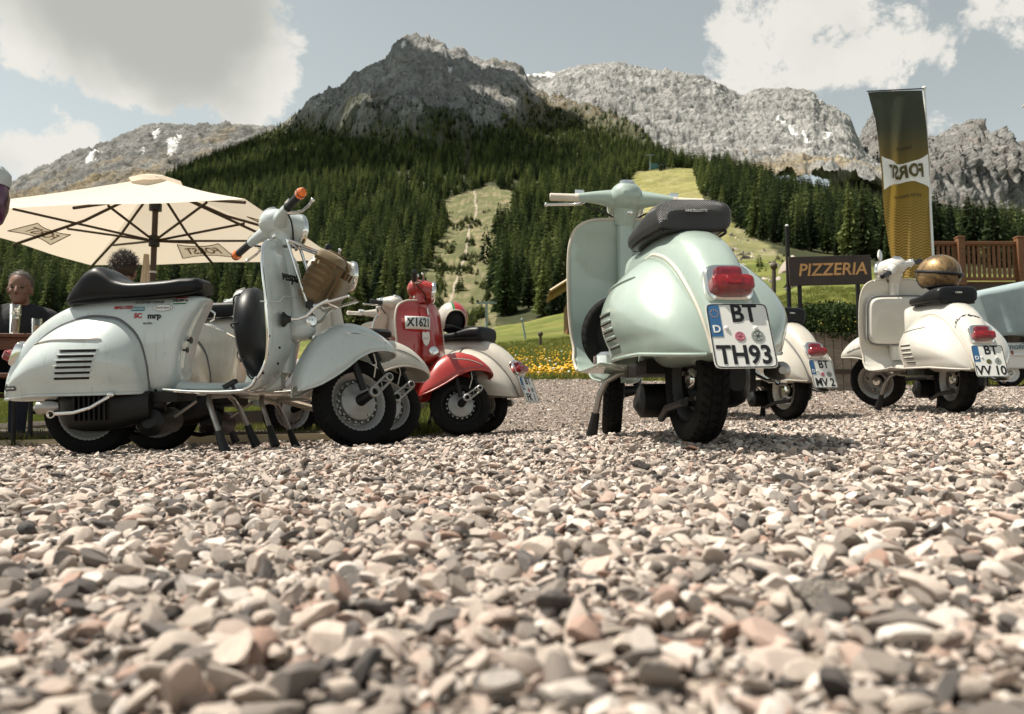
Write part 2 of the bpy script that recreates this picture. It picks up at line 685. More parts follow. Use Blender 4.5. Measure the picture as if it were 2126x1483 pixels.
def cowl_pt(x, v=None, z=None):
    x = np.asarray(x, float)
    zt = pchip(CTX, CTZ, x)
    zb = .285 - .018 * np.clip((-x - .15) / .2, 0, 1)
    zt = np.maximum(zt, zb + .004)
    if v is None:
        v = np.clip((zt - z) / (zt - zb), 0, 1)
    z = zt - v * (zt - zb)
    q = np.where(x > 0, x / .312, -x / .35)
    B = .158 * np.clip(1 - np.abs(q) ** np.where(x > 0, 3.2, 2.5), 0, 1) ** .55
    f = np.where(v < .62, np.sin(np.pi / 2 * np.clip(v / .62, 0, 1)) ** .8, 1 - .13 * ((v - .62) / .38) ** 2)
    y = body_y(x, np.maximum(z, .33)) * .985 + B * f
    return np.stack([x, y, z], -1)


def make_tyre(b, N=160, K=40, side=1.0):
    yb = [.030, .040, .0455, .047, .0455]
    rb = [.139, .143, .153, .169, .187]
    yt = np.linspace(.0425, -.0425, 19)
    rt = .212 - .013 * np.abs(yt / .0425) ** 2.2
    ys = np.concatenate([yb, yt, [-q for q in yb[::-1]]])
    rs = np.concatenate([rb, rt, rb[::-1]])
    a = np.linspace(0, 2 * np.pi, N, endpoint=False)
    A, Y = np.meshgrid(a, ys, indexing='ij')
    Rr = np.tile(rs, (N, 1))
    ph = (A * K / (2 * np.pi))
    tri = np.abs((Y / .021) % 2 - 1)
    g = (((ph + .5 * tri) % 1) < .22) | (np.abs(np.abs(Y) - .0145) < .0016)
    tread = np.abs(Y) < .0415
    Rr = Rr - np.where(g & tread, .0055, 0)
    G = np.stack([Rr * np.cos(A), Y, Rr * np.sin(A)], -1)
    b.grid(G, cu=True)
    return b


_tyres = {}


def tyre_mesh(hi):
    if hi not in _tyres:
        b = make_tyre(MB(), 320 if hi else 150, 40 if hi else 30)
        _tyres[hi] = b.mesh('tyre', True, 50)
        _tyres[hi].materials.append(M_['rubber'])
    return _tyres[hi]


def loft_x(b, st, e=3.0, n=28, dense=40):
    """st rows: x, top, bottom, half width."""
    st = np.array(st, float)
    u = (1 - np.cos(np.linspace(0, np.pi, dense))) / 2
    xs = st[0, 0] + (st[-1, 0] - st[0, 0]) * (0.5 * u + .5 * np.linspace(0, 1, dense))
    t, bo, w = [pchip(st[:, 0], st[:, i], xs) for i in (1, 2, 3)]
    th = np.linspace(0, 2 * np.pi, n, endpoint=False)
    G = np.zeros((dense, n, 3))
    for i in range(dense):
        G[i] = np.stack([np.full(n, xs[i]), w[i] * spow(np.cos(th), 2 / e), (t[i] + bo[i]) / 2 + (t[i] - bo[i]) / 2 * spow(np.sin(th), 2 / e)], -1)
    b.grid(G, cv=True, cap=True)


SEATS = {
    'long': [(-.075, .705, .695, .06), (-.055, .735, .692, .10), (-.01, .795, .690, .125), (.035, .848, .690, .135), (.075, .868, .692, .135), (.12, .848, .695, .135), (.17, .808, .70, .14),
             (.25, .790, .705, .145), (.40, .797, .715, .14), (.47, .806, .722, .125), (.52, .806, .733, .11), (.545, .79, .746, .07)],
    'hump': [(-.062, .762, .70, .095), (-.054, .792, .692, .118), (-.03, .802, .690, .128), (.02, .803, .692, .134), (.07, .796, .695, .138), (.13, .780, .70, .142), (.20, .768, .705, .143),
             (.28, .768, .708, .138), (.36, .77, .712, .122), (.405, .766, .718, .095), (.425, .752, .728, .045)],
    'bench': [(-.10, .76, .70, .09), (-.08, .80, .69, .125), (0, .815, .69, .14), (.15, .80, .695, .145), (.35, .80, .705, .14), (.5, .80, .72, .12), (.55, .775, .73, .06)],
}


def scooter(cfg):
    root = empty('scooter')
    tag(root, cfg['label'], 'scooter', 'parked vintage scooters')
    pm = M_[cfg['paint']]
    st = R(cfg.get('steer', 0))
    SM = Matrix.Translation(AX0) @ Matrix.Rotation(st, 4, (AX0 - AX1).normalized()) @ Matrix.Translation(-AX0)
    HM = SM @ Matrix.Translation(HX + Vector((0, 0, cfg.get('head_dz', 0.0))))
    hi = cfg.get('hi', False)
    trim = M_[cfg.get('trim', 'greytrim')]

    def P(name, m, fn, steer=False, parent=root, **k):
        b = MB()
        fn(b)
        return b.build(name, M_[m] if isinstance(m, str) else m, parent, M=HM if steer == 'head' else (SM if steer else None), **k)

    # --- body shell and cowls
    body = P('body', pm, lambda b: loft_x(b, np.stack([BX, BT, BB, BW], 1), BE, 36, 64), angle=60)
    for sg in (1, -1):
        u = (1 - np.cos(np.linspace(0, np.pi, 44))) / 2
        xs = -.35 + .662 * u
        vs = np.linspace(0, 1, 24)
        G = np.stack([cowl_pt(xs, v=np.full(44, v)) for v in vs], 1)
        G[..., 1] *= sg
        if sg < 0:
            G = G[::-1]
        cw = P('cowl', pm, lambda b: b.grid(G), solid=.006, off=-1, angle=180)
        xo = np.concatenate([xs, np.full(8, .312)])
        top = cowl_pt(xs, v=np.zeros(44))
        front = cowl_pt(np.full(8, .312), v=np.linspace(.05, 1, 8))
        path = np.concatenate([top, front])
        path[:, 1] += .002
        path[:, 1] *= sg
        P('cowl_trim', trim, lambda b: b.tube(path, .0055, 8), parent=cw)
        side = cfg.get('louvre', 'both')
        if side == 'slots' and sg < 0:
            for i in range(6):
                z = .475 - i * .0235
                x1 = .155 - i * .006
                sl = np.linspace(x1 - .150, x1, 14)
                rows = [cowl_pt(sl, z=np.full(14, z + k * .0060)) + (0, .0022, 0) for k in (-1, -.5, 0, .5, 1)]
                g = np.stack(rows, 1)
                g[..., 1] *= sg
                P('louvre', 'slot', lambda b: b.grid(g[::-1]), parent=cw, solid=.002)
                lip = cowl_pt(np.linspace(x1 - .16, x1 + .008, 14), z=np.full(14, z + .007)) + (0, .002, 0)
                lip[:, 1] *= sg
                P('louvre_lip', pm, lambda b: b.tube(lip, .0035, 6), parent=cw)
        else:
            for i in range(5 if sg > 0 else 4):
                z = .435 - i * .027
                sl = np.linspace(-.005 - i * .004, .125 - i * .005, 14)
                lip = cowl_pt(sl, z=np.full(14, z)) + (0, .001, 0)
                lip[:, 1] *= sg
                P('louvre_lip', pm, lambda b: b.tube(lip, [.002] + [.0052] * 12 + [.002], 8), parent=cw)
                rib_shadow = cowl_pt(sl, z=np.full(14, z - .0068)) + (0, .0008, 0)
                rib_shadow[:, 1] *= sg
                P('louvre', 'slot', lambda b: b.tube(rib_shadow, .0024, 6), parent=cw)  # dark tube painting the shadow below the raised rib
        if cfg.get('strip', True):
            sl = np.linspace(-.215, .165, 20) if side == 'slots' else np.linspace(-.06, .15, 16)
            zz = .525 + .0 * sl - (.12 * np.clip(-.06 - sl, 0, 1) ** 1.0 if side == 'slots' else .10 * (sl - .1))
            stp = cowl_pt(sl, z=zz) + (0, .003, 0)
            stp[:, 1] *= sg
            P('trim_strip', 'chrome' if side == 'slots' else pm, lambda b: b.tube(stp, [.002] + [.0048] * (len(sl) - 2) + [.002], 8), parent=cw)
        # bottom bead of the cowl
        bb = cowl_pt(xs[2:-2], v=np.ones(40))
        bb[:, 1] *= sg
        P('bottom_bead', pm, lambda b: b.tube(bb, .006, 8), parent=cw)

    # --- floor and leg shield in one sheet
    A = np.array(LS)
    s0 = np.linspace(0, 1, len(A))
    s1 = np.linspace(0, 1, 60)
    xc, zc, W, sw = [pchip(s0, A[:, i], s1) for i in range(4)]
    t = np.linspace(-1, 1, 31)
    G = np.zeros((60, 31, 3))
    for i in range(60):
        G[i] = np.stack([xc[i] - sw[i] * np.abs(t) ** 2.3, W[i] * t, np.full(31, zc[i]) + (.012 * np.abs(t) ** 6 if zc[i] < .33 else 0)], -1)
    P('leg_shield', pm, lambda b: b.grid(G), solid=.006, angle=180)
    k0 = 12
    edge = np.concatenate([G[k0:, 0], G[-1, 4:27:4], G[k0:, -1][::-1]])
    P('edge_trim', trim if cfg.get('trim') != 'greytrim' else M_['chrome'], lambda b: b.tube(edge, .0068, 8))

    def horn(b):
        zz = np.array([.945, .91, .85, .76, .68, .61, .565, .53, .505])
        pr = np.array([.012, .034, .047, .052, .06, .085, .102, .085, .02])
        hw = np.array([.03, .045, .05, .052, .056, .07, .078, .07, .03])
        z2 = np.linspace(.945, .505, 30)
        pr2, hw2 = pchip(zz[::-1], pr[::-1], z2), pchip(zz[::-1], hw[::-1], z2)
        xl = pchip(A[5:, 1], A[5:, 0], z2)
        th = np.linspace(-np.pi / 2, np.pi / 2, 15)
        g = np.stack([np.stack([xl[i] - .004 + pr2[i] * np.cos(th) ** .8, hw2[i] * np.sin(th), np.full(15, z2[i])], -1) for i in range(30)])
        b.grid(g)
    hc = P('horn_cover', pm, horn, solid=.004, angle=180)
    P('horn_grille', 'chrome', lambda b: b.lathe([(0, .030), (.006, .034), (.010, .030), (.011, .020), (.012, .004)], (1.026, -.03, .60), (1, -.75, .15), 20), parent=hc)
    P('steering_column', pm, lambda b: b.tube([(.90, 0, .36), (.908, 0, .6), (.902, 0, .82), (.898, 0, .94)], [.045, .037, .036, .038], 18))
    P('tunnel', pm, lambda b: loft_x(b, [(.40, .35, .275, .06), (.48, .325, .275, .05), (.7, .32, .272, .045), (.84, .335, .272, .045), (.885, .36, .29, .04)], 3.5, 20, 14))
    for y in (.085, .155, .222, -.085, -.155, -.222):
        xs2 = np.linspace(.47, .80, 12)
        zz = pchip(A[:6, 0], A[:6, 1], xs2) + .008
        P('floor_strip', 'chrome' if abs(y) > .2 else 'blackplastic', lambda b: b.tube(np.stack([xs2, np.full(12, y), zz], -1), .006, 6))
    P('brake_pedal', 'blackplastic', lambda b: (b.box((.68, -.12, .315), (.06, .045, .018), Matrix.Rotation(-.5, 3, 'Y')), b.cyl((.70, -.12, .27), (.69, -.12, .31), .008)))

    # --- front wheel, fork, fender, headset: everything that turns
    def wheel(cx_, steer, hub_side, rimmat):
        M = SM if steer else Matrix.Identity(4)
        o = Vector((cx_, 0, RW))
        b = MB()
        b.lathe([(-.030, .140), (-.034, .143), (-.037, .140), (-.034, .132), (-.028, .126), (-.016, .110), (.004, .104), (.016, .110), (.028, .126), (.034, .132), (.037, .140), (.034, .143), (.030, .140)], o, (0, 1, 0), 48)
        b.lathe([(.004, .105), (.002, .09), (-.012, .07), (-.014, .05)], o, (0, 1, 0), 48)
        rim = b.build('wheel', M_[rimmat], root, M=M, angle=35)
        ty = bpy.data.objects.new('tyre', tyre_mesh(hi))
        COL.objects.link(ty)
        ty.parent = rim
        ty.matrix_local = M @ Matrix.Translation(o)
        hs = hub_side
        b = MB()
        b.lathe([(-.03, .088), (.010, .090), (.022, .088), (.026, .080), (.027, .055), (.036, .040), (.040, .03), (.041, .004)], o + Vector((0, hs * .012, 0)), (0, hs, 0), 40)
        hub = b.build('hub', M_['alu' if cfg.get('alu_hub', True) else 'darkmetal'], rim, M=M, angle=30)
        b = MB()
        for i in range(18):
            a = i * math.pi / 9
            b.box(o + Vector((math.cos(a) * .097, hs * .016, math.sin(a) * .097)), (.010, .016, .012), Matrix.Rotation(-a, 3, 'Y'))
        fins = b.build('hub_fins', M_['steel'], rim, M=M, bevel=.001)
        fins['kind'] = 'stuff'
        for sgn in (1, -1):
            for i in range(5):
                a = i * 2 * math.pi / 5 + .3
                b = MB()
                c = o + Vector((math.cos(a) * .078, 0, math.sin(a) * .078))
                b.cyl(c + Vector((0, sgn * .0, 0)), c + Vector((0, sgn * (.018 if sgn != hs else .042), 0)), .008, n=6)
                b.build('wheel_nut', M_['steel'], rim, M=M)
        b = MB()
        b.lathe([(0, .036), (.012, .036), (.022, .028), (.024, .004)], o + Vector((0, -hs * .004, 0)), (0, -hs, 0), 24)
        b.build('hub_cap', M_[cfg.get('capmat', 'chrome')], rim, M=M)
        return rim
    wheel(0, False, -1, cfg.get('rim', 'alu'))
    wheel(WB, True, -1, cfg.get('rim', 'alu'))

    FXs = [-.30, -.288, -.25, -.18, -.10, -.03, .05, .12, .175, .21, .222]
    FTs = [.275, .335, .42, .522, .575, .592, .580, .548, .508, .470, .447]
    FBs = [.24, .243, .252, .288, .343, .398, .437, .450, .452, .449, .443]
    FWs = [.03, .06, .095, .118, .124, .125, .122, .113, .093, .058, .018]

    def fender(b):
        xs = -.30 + .522 * (1 - np.cos(np.linspace(0, np.pi, 40))) / 2
        ft, fb, fw = pchip(FXs, FTs, xs), pchip(FXs, FBs, xs), pchip(FXs, FWs, xs)
        th = np.linspace(0, np.pi, 29)
        g = np.stack([np.stack([np.full(29, WB + xs[i]), fw[i] * spow(np.cos(th), .72), fb[i] + (ft[i] - fb[i]) * np.abs(np.sin(th)) ** .78], -1) for i in range(40)])
        b.grid(g)
    SM0 = SM
    dr = R(cfg.get('droop', 0))
    SM = SM @ Matrix.Translation((WB, 0, RW)) @ Matrix.Rotation(dr, 4, 'Y') @ Matrix.Translation((-WB, 0, -RW))
    fe = P('front_fender', pm, fender, steer=True, solid=.005, angle=180)
    xs = -.29 + .505 * np.linspace(0, 1, 36)
    for sg in (1, -1):
        e = np.stack([WB + xs, sg * pchip(FXs, FWs, xs), pchip(FXs, FBs, xs)], -1)
        P('fender_bead', pm, lambda b: b.tube(e, .0055, 8), steer=True, parent=fe)
    for sg in (1, -1):
        xs = np.linspace(-.085, .13, 14)
        ft, fb, fw = pchip(FXs, FTs, xs), pchip(FXs, FBs, xs), pchip(FXs, FWs, xs)
        zr = .517 - .03 * np.clip(xs / .13, 0, 1) ** 2
        sn = np.clip(((zr - fb) / (ft - fb)), 0, 1) ** (1 / .78)
        yy = fw * np.sqrt(1 - sn**2) ** .72 + .002
        P('fender_strip', 'chrome' if cfg['paint'] != 'teal' else pm, lambda b: b.tube(np.stack([WB + xs, sg * yy, zr], -1), [.002] + [.0045] * 12 + [.002], 8), steer=True, parent=fe)
    SM = SM0
    wx = WB
    P('fork_leg', 'darkmetal', lambda b: b.tube([(1.115, 0, .52), (wx - .07, -.07, .44), (wx - .05, -.098, .38), (wx - .012, -.104, .25)], [.024, .020, .017, .017], 14), steer=True)
    P('shock_absorber', 'darkmetal', lambda b: (b.tube([(wx + .03, -.085, .50), (wx + .075, -.095, .40)], .024, 16), b.tube([(wx + .075, -.095, .40), (wx + .116, -.102, .31)], .011, 12),
      [b.lathe([(-.004, .022), (0, .027), (.004, .022)], Vector((wx + .03, -.085, .50)).lerp(Vector((wx + .078, -.095, .395)), k / 6), (.45, -.08, -1), 16) for k in range(7)]), steer=True)

    def linkarm(b):
        p0, p1 = Vector((wx + .03, -.125, .236)), Vector((wx + .116, -.125, .313))
        for p, r in ((p0, .026), (p1, .021)):
            b.lathe([(-.010, r * .55), (-.010, r), (.008, r), (.011, r * .85), (.011, r * .6)], p, (0, -1, 0), 24)
        d = (p1 - p0).normalized()
        nn = Vector((-d.z, 0, d.x))
        for k in (1, -1):
            b.tube([p0 + nn * k * .020, p1 + nn * k * .017], .006, 8)
        q = [p0 + d * .022 + nn * .018, p0 + d * .047 - nn * .018, p0 + d * .07 + nn * .017, p1 - d * .016 - nn * .015]
        b.tube(q, .0045, 8)
    P('suspension_link', 'alu' if cfg.get('alu_hub', True) else 'steel', linkarm, steer=True)
    P('axle_spindle', 'darkmetal', lambda b: b.tube([(wx, -.04, RW), (wx + .012, -.085, RW + .01), (wx + .03, -.128, .236)], [.03, .024, .019], 16), steer=True)
    P('brake_cable', 'trim', lambda b: b.tube([(wx + .01, -.09, .47), (wx + .05, -.11, .44), (wx + .06, -.115, .38), (wx + .045, -.11, .31)], .0035, 6), steer=True)

    cone = cfg.get('cone', 0.0)

    def headset(b):
        rr = np.array([(.755, 1.045, .012), (.764, 1.048, .038), (.79, 1.048, .060), (.84, 1.042, .076), (.90 + cone * .5, 1.034, .080 + cone * .02), (.94 + cone, 1.028, .079 + cone * .06)])
        xs = np.linspace(.755, .94 + cone, 24)
        zc_, r_ = pchip(rr[:, 0], rr[:, 1], xs), pchip(rr[:, 0], rr[:, 2], xs)
        th = np.linspace(0, 2 * np.pi, 28, endpoint=False)
        b.grid(np.stack([np.stack([np.full(28, xs[i]), r_[i] * 1.04 * np.cos(th), zc_[i] + r_[i] * .96 * np.sin(th)], -1) for i in range(24)]), cv=True, cap=True)
        b.tube([(.845, 0, 1.03), (.855, 0, .985), (.862, 0, .95), (.867, 0, .93)], [.066, .052, .046, .044], 24)
        for sg in (1, -1):
            b.tube([(.84, 0, 1.033), (.832, sg * .05, 1.036), (.822, sg * .09, 1.037), (.81, sg * .13, 1.035), (.80, sg * .17, 1.031), (.793, sg * .215, 1.026)], [.05, .043, .035, .028, .023, .019], 20)
    hd = P('headset', pm, headset, steer='head', angle=50)
    hx, hr = .94 + cone, .079 + cone * .06
    P('headlight_rim', 'chrome', lambda b: b.lathe([(-.012, hr + .001), (-.006, hr + .006), (.006, hr + .007), (.016, hr + .002), (.018, hr - .006), (.012, hr - .010)], (hx, 0, 1.028), (1, 0, 0), 32), steer='head', parent=hd)
    P('headlight_glass', 'glass', lambda b: b.lathe([(.012, hr - .006), (.020, hr * .75), (.026, hr * .45), (.029, .004)], (hx, 0, 1.028), (1, 0, 0), 32), steer='head', parent=hd)
    P('speedometer', 'chrome', lambda b: b.lathe([(-.02, .03), (0, .034), (.006, .030), (.007, .004)], (.80, 0, 1.106), (-.5, 0, 1), 24), steer='head', parent=hd)
    P('lock_cap', 'chrome', lambda b: b.lathe([(0, .012), (.006, .012), (.008, .007), (.0085, .001)], (.813, -.02, .975), (-1, -.3, 0), 14), steer='head', parent=hd)
    for sg in (1, -1):
        P('control_cable', 'blackplastic', lambda b: b.tube([(.80, sg * .19, 1.008), (.835, sg * .15, .992), (.87, sg * .09, .985), (.892, sg * .045, .965), (.90, sg * .03, .935)], .0042, 7), steer='head', parent=hd)
    gm = cfg.get('grip', 'blackplastic')
    for sg in (1, -1):
        def grip(b):
            ys = np.linspace(.205, .335, 27)
            rad = [.020 if i in (0, 1, 2) else (.0165 + (.0012 if i % 2 else 0)) for i in range(27)]
            rad[-1] = .014
            b.tube(np.stack([.7935 - .06 * (ys - .205), sg * ys, 1.026 - .02 * (ys - .205)], -1), rad, 18)
        gp = P('grip', gm, grip, steer='head')
        P('lever', 'chrome', lambda b: (b.tube([(.80, sg * .185, 1.012), (.835, sg * .20, 1.012), (.852, sg * .23, 1.012), (.853, sg * .28, 1.010), (.842, sg * .335, 1.004), (.838, sg * .352, 1.002)], [.010, .008, .006, .0065, .006, .006], 10),
                                          b.ell((.838, sg * .354, 1.002), (.0095, .0095, .0095), 8, 12)), steer='head')
        if cfg.get('indicators'):
            P('bar_end_indicator', 'orangelens', lambda b: b.tube([(.786, sg * .334, 1.023), (.785, sg * .345, 1.023), (.783, sg * .372, 1.022), (.782, sg * .384, 1.022)], [.018, .024, .021, .012], 18), steer='head', parent=gp)
            P('indicator_ring', 'blackplastic', lambda b: b.lathe([(-.003, .022), (0, .0238), (.003, .022)], (.7837, sg * .362, 1.0223), (0, 1, 0), 18), steer='head', parent=gp)
        P('switch_box', 'chrome', lambda b: b.box((.805, sg * .205, 1.052), (.034, .04, .02)), steer='head', bevel=.003, parent=hd)

    # --- seat
    seat = P('seat', cfg.get('seatmat', 'leather'), lambda b: loft_x(b, SEATS[cfg.get('seat', 'hump')], cfg.get('seat_e', 3.6), 36, 60), angle=70)
    sarr = np.array(SEATS[cfg.get('seat', 'hump')])
    xs = np.linspace(sarr[0, 0] + .012, sarr[-1, 0] - .012, 30)
    w_, b_ = pchip(sarr[:, 0], sarr[:, 3], xs), pchip(sarr[:, 0], sarr[:, 2], xs)
    loop = np.concatenate([np.stack([xs, w_ * .86, b_ + .004], -1), np.stack([xs[::-1], -w_[::-1] * .86, b_[::-1] + .004], -1)])
    P('seat_piping', 'chrome' if cfg.get('seat') == 'bench' else 'blackplastic', lambda b: b.tube(np.concatenate([loop, loop[:1]]), .005, 6), parent=seat)
    if cfg.get('seat_badge'):
        xr = sarr[0, 0] - .0012
        Mx = frame((xr - .002, 0, .757), (0, -1, 0), (.12, 0, 1), (-1, 0, .12))
        P('seat_badge', 'blackplastic' if cfg['paint'] == 'teal' else 'leather', lambda b: b.rloft([(-.012, .075, .014), (.001, .075, .014), (.002, .07, .011)], 24, 5).xf(Mx), parent=seat)
        text('badge_lettering', cfg['seat_badge'], M_['whiteprint'], seat, frame((xr - .0048, 0, .7568), (0, -1, 0), (.12, 0, 1), (-1, 0, .12)), .013, bold=.0002)

    # --- tail light and plate
    a = R(24)
    nrm, up = Vector((-math.cos(a), 0, math.sin(a))), Vector((math.sin(a), 0, math.cos(a)))
    TM = frame((-.312, 0, .472), (0, -1, 0), up, nrm)
    tl = P('tail_light', cfg.get('lamp_base', 'chrome'), lambda b: b.rloft([(-.03, .13, .115), (0, .142, .128), (.016, .138, .122), (.020, .126, .11)], 36, 4).xf(TM), angle=35)
    P('lamp_lens', 'redlens', lambda b: b.rloft([(.016, .128, .052, 0, -.020), (.050, .124, .050, 0, -.020), (.058, .112, .040, 0, -.020), (.060, .08, .02, 0, -.02)], 36, 5).xf(TM), parent=tl, angle=30)
    P('lamp_top', 'redlens2', lambda b: b.rloft([(.016, .085, .044, 0, .028), (.036, .075, .036, 0, .024), (.040, .05, .02, 0, .02)], 32, 5).xf(TM), parent=tl, angle=30)
    P('lamp_window', 'redlens', lambda b: b.rloft([(.058, .044, .030, 0, -.019), (.064, .042, .028, 0, -.019)], 24, 8).xf(TM), parent=tl, angle=30)
    if cfg.get('plate'):
        a = R(cfg.get('plate_tilt', 20))
        nrm, up = Vector((-math.cos(a), 0, math.sin(a))), Vector((math.sin(a), 0, math.cos(a)))
        pc = Vector((-.408, 0, .315))
        PMx = frame(pc, (0, -1, 0), up, nrm)
        pl = P('number_plate', 'platewhite', lambda b: b.rloft([(-.0012, .18, .20), (.0012, .18, .20)], 48, 14).xf(PMx), angle=30)
        P('plate_bracket', 'darkmetal', lambda b: (b.box(pc - nrm * .006, (.006, .10, .15), Matrix.Rotation(a, 3, 'Y')), b.tube([pc - nrm * .008 + up * .05, (-.33, 0, .36)], .012, 8)), parent=pl)
        th = np.linspace(0, 2 * np.pi, 64)
        fr = np.stack([.0865 * spow(np.cos(th), 2 / 14), .0965 * spow(np.sin(th), 2 / 14), np.full(64, .0016)], -1)
        P('plate_border', 'ink', lambda b: b.tube(fr, .0016, 6, cap=False).xf(PMx), parent=pl)
        P('plate_band', 'plateblue', lambda b: b.box((-.068, .045, .0018), (.033, .098, .0014)).xf(PMx), parent=pl, smooth=False)
        for i in range(12 if hi else 0):
            q = i * math.pi / 6
            P('band_star', 'browntext' if cfg['paint'] == 'teal' else 'whiteprint', lambda b: b.cyl((-.068 + .0115 * math.cos(q), .068 + .0115 * math.sin(q), .002), (-.068 + .0115 * math.cos(q), .068 + .0115 * math.sin(q), .0031), .0017, n=5).xf(PMx), parent=pl)
        text('band_letter', 'D', M_['whiteprint'], pl, PMx @ Matrix.Translation((-.068, .018, .0027)), .032, bold=.0006)
        l1, l2 = cfg['plate']
        text('plate_lettering', l1, M_['ink'], pl, PMx @ Matrix.Translation((.018, .066, .0016)), .078, bold=.0020, sx=.86)
        text('plate_lettering', l2, M_['ink'], pl, PMx @ Matrix.Translation((.0, -.062, .0016)), .078, bold=.0020, sx=.86 if len(l2) < 6 else .80)
        for (sx_, sy_, r_, m_) in ((-.005, -.004, .015, cfg.get('seal', 'inkpink')), (.046, -.003, .019, 'inkgrey')):
            P('plate_seal', m_, lambda b: b.lathe([(0, r_), (.0028, r_), (.003, .002)], (sx_, sy_, 0), (0, 0, 1), 24).xf(PMx), parent=pl)
            P('seal_ring', 'ink' if m_ == 'inkgrey' else 'ridedinkred', lambda b: b.lathe([(.0026, r_ * .80), (.0036, r_ * .76), (.0026, r_ * .70)], (sx_, sy_, 0), (0, 0, 1), 24).xf(PMx), parent=pl)
            P('seal_mark', 'ink' if m_ == 'inkgrey' else 'ridedinkred', lambda b: [b.box((sx_ + r_ * .32 * math.cos(k * 1.05), sy_ + r_ * .32 * math.sin(k * 1.05), .0032), (r_ * .5, r_ * .08, .0008), Matrix.Rotation(k * 1.05, 3, 'Z')) for k in range(6)] and b.xf(PMx), parent=pl)
        for sx_ in (-.04, .045):
            P('plate_screw', 'whiteprint', lambda b: b.lathe([(0, .006), (.003, .006), (.005, .003), (.0052, .0004)], (sx_, .022, .001), (0, 0, 1), 12).xf(PMx), parent=pl)

    # --- engine, exhaust, stand, kick start
    eng = P('engine', 'darkmetal', lambda b: (loft_x(b.__class__() if False else b, [(-.10, .28, .17, .03), (-.06, .31, .13, .06), (.06, .32, .115, .085), (.18, .31, .13, .085), (.30, .29, .17, .05)], 3, 20, 16)), bevel=0)
    eng.location = (.03, -.115, 0)
    for k in range(7):
        P('cooling_fin', 'darkmetal', lambda b: b.box((.02 + k * .022, -.222, .225), (.006, .03, .11)), parent=eng).location = (-.02, .135, 0)
    P('swing_arm', 'darkmetal', lambda b: (b.tube([(.0, -.07, .212), (.18, -.09, .21), (.36, -.06, .235)], [.06, .05, .04], 14), b.box((.30, 0, .265), (.28, .24, .05))))
    P('silencer', 'darkmetal', lambda b: (b.tube([(.32, -.14, .155), (.32, -.12, .150), (.32, .10, .150), (.32, .12, .155)], [.03, .062, .062, .03], 20), b.tube([(.32, .02, .10), (.20, .06, .085), (.02, .09, .12), (-.16, .09, .135)], .013, 10)))
    P('wheel_well', 'slot', lambda b: loft_x(b, [(-.32, .34, .268, .035), (-.2, .46, .268, .07), (0, .55, .268, .095), (.2, .5, .268, .10), (.34, .36, .27, .1)], 3, 20, 14))
    P('rear_shock', 'darkmetal', lambda b: [b.lathe([(-.006, .026), (0, .032), (.006, .026)], (-.085 - .006 * k, -.06, .24 + k * .016), (-.3, 0, 1), 14) for k in range(7)])
    P('carburettor_bowl', 'steel', lambda b: (b.tube([(-.02, -.24, .235), (-.05, -.25, .232), (-.10, -.25, .232), (-.12, -.245, .232)], [.02, .03, .03, .012], 14)))
    P('kick_starter', 'chrome', lambda b: (b.tube([(.215, -.235, .285), (.20, -.255, .272), (.13, -.27, .228), (.06, -.275, .208), (-.02, -.275, .205)], .0085, 10),
                                           b.ell((.207, -.25, .282), (.018, .014, .014)), b.lathe([(-.012, .012), (-.012, .017), (.012, .017), (.012, .012)], (-.035, -.275, .204), (.2, -1, 0), 16)))
    sd = P('centre_stand', 'steel', lambda b: b.tube([(.58, -.10, .262), (.58, .10, .262)], .014, 10))
    for sg in (1, -1):
        P('stand_leg', 'steel', lambda b: b.tube([(.58, sg * .06, .268), (.585, sg * .12, .262), (.60, sg * .165, .235), (.625, sg * .19, .18), (.66, sg * .205, .09)], .0125, 12), parent=sd)
        P('stand_foot', 'blackplastic', lambda b: b.tube([(.653, sg * .202, .110), (.662, sg * .2055, .08), (.68, sg * .213, .03), (.692, sg * .217, .004)], [.017, .019, .023, .026], 12), parent=sd)
    P('stand_spring', 'steel', lambda b: b.tube([(.50, -.05, .24), (.40, -.05, .17)], .008, 8), parent=sd)
    P('side_hook', 'chrome', lambda b: b.tube([(.555, 0, .66), (.575, 0, .645), (.57, 0, .62), (.55, 0, .61)], .005, 8))
    P('fuel_tap', 'blackplastic', lambda b: (b.cyl((.447, -.05, .52), (.478, -.05, .52), .006), b.cyl((.478, -.05, .52), (.484, -.05, .52), .016), b.cyl((.44, -.07, .475), (.468, -.07, .475), .005), b.cyl((.468, -.07, .475), (.474, -.07, .475), .013)))
    return root, HM


def place(root, x, y, yaw, roll=0.0, sink=.004):
    h = Vector((math.cos(R(yaw)), math.sin(R(yaw)), 0))
    z0 = float(ground_z(x, y))
    z1 = float(ground_z(x + h.x * WB, y + h.y * WB))
    pit = math.atan2(z1 - z0, WB)
    root.location = (x, y, z0 - sink)
    root.rotation_mode = 'XYZ'
    root.rotation_euler = (Matrix.Rotation(R(yaw), 3, 'Z') @ Matrix.Rotation(-pit, 3, 'Y') @ Matrix.Rotation(R(roll), 3, 'X')).to_euler()
    return root

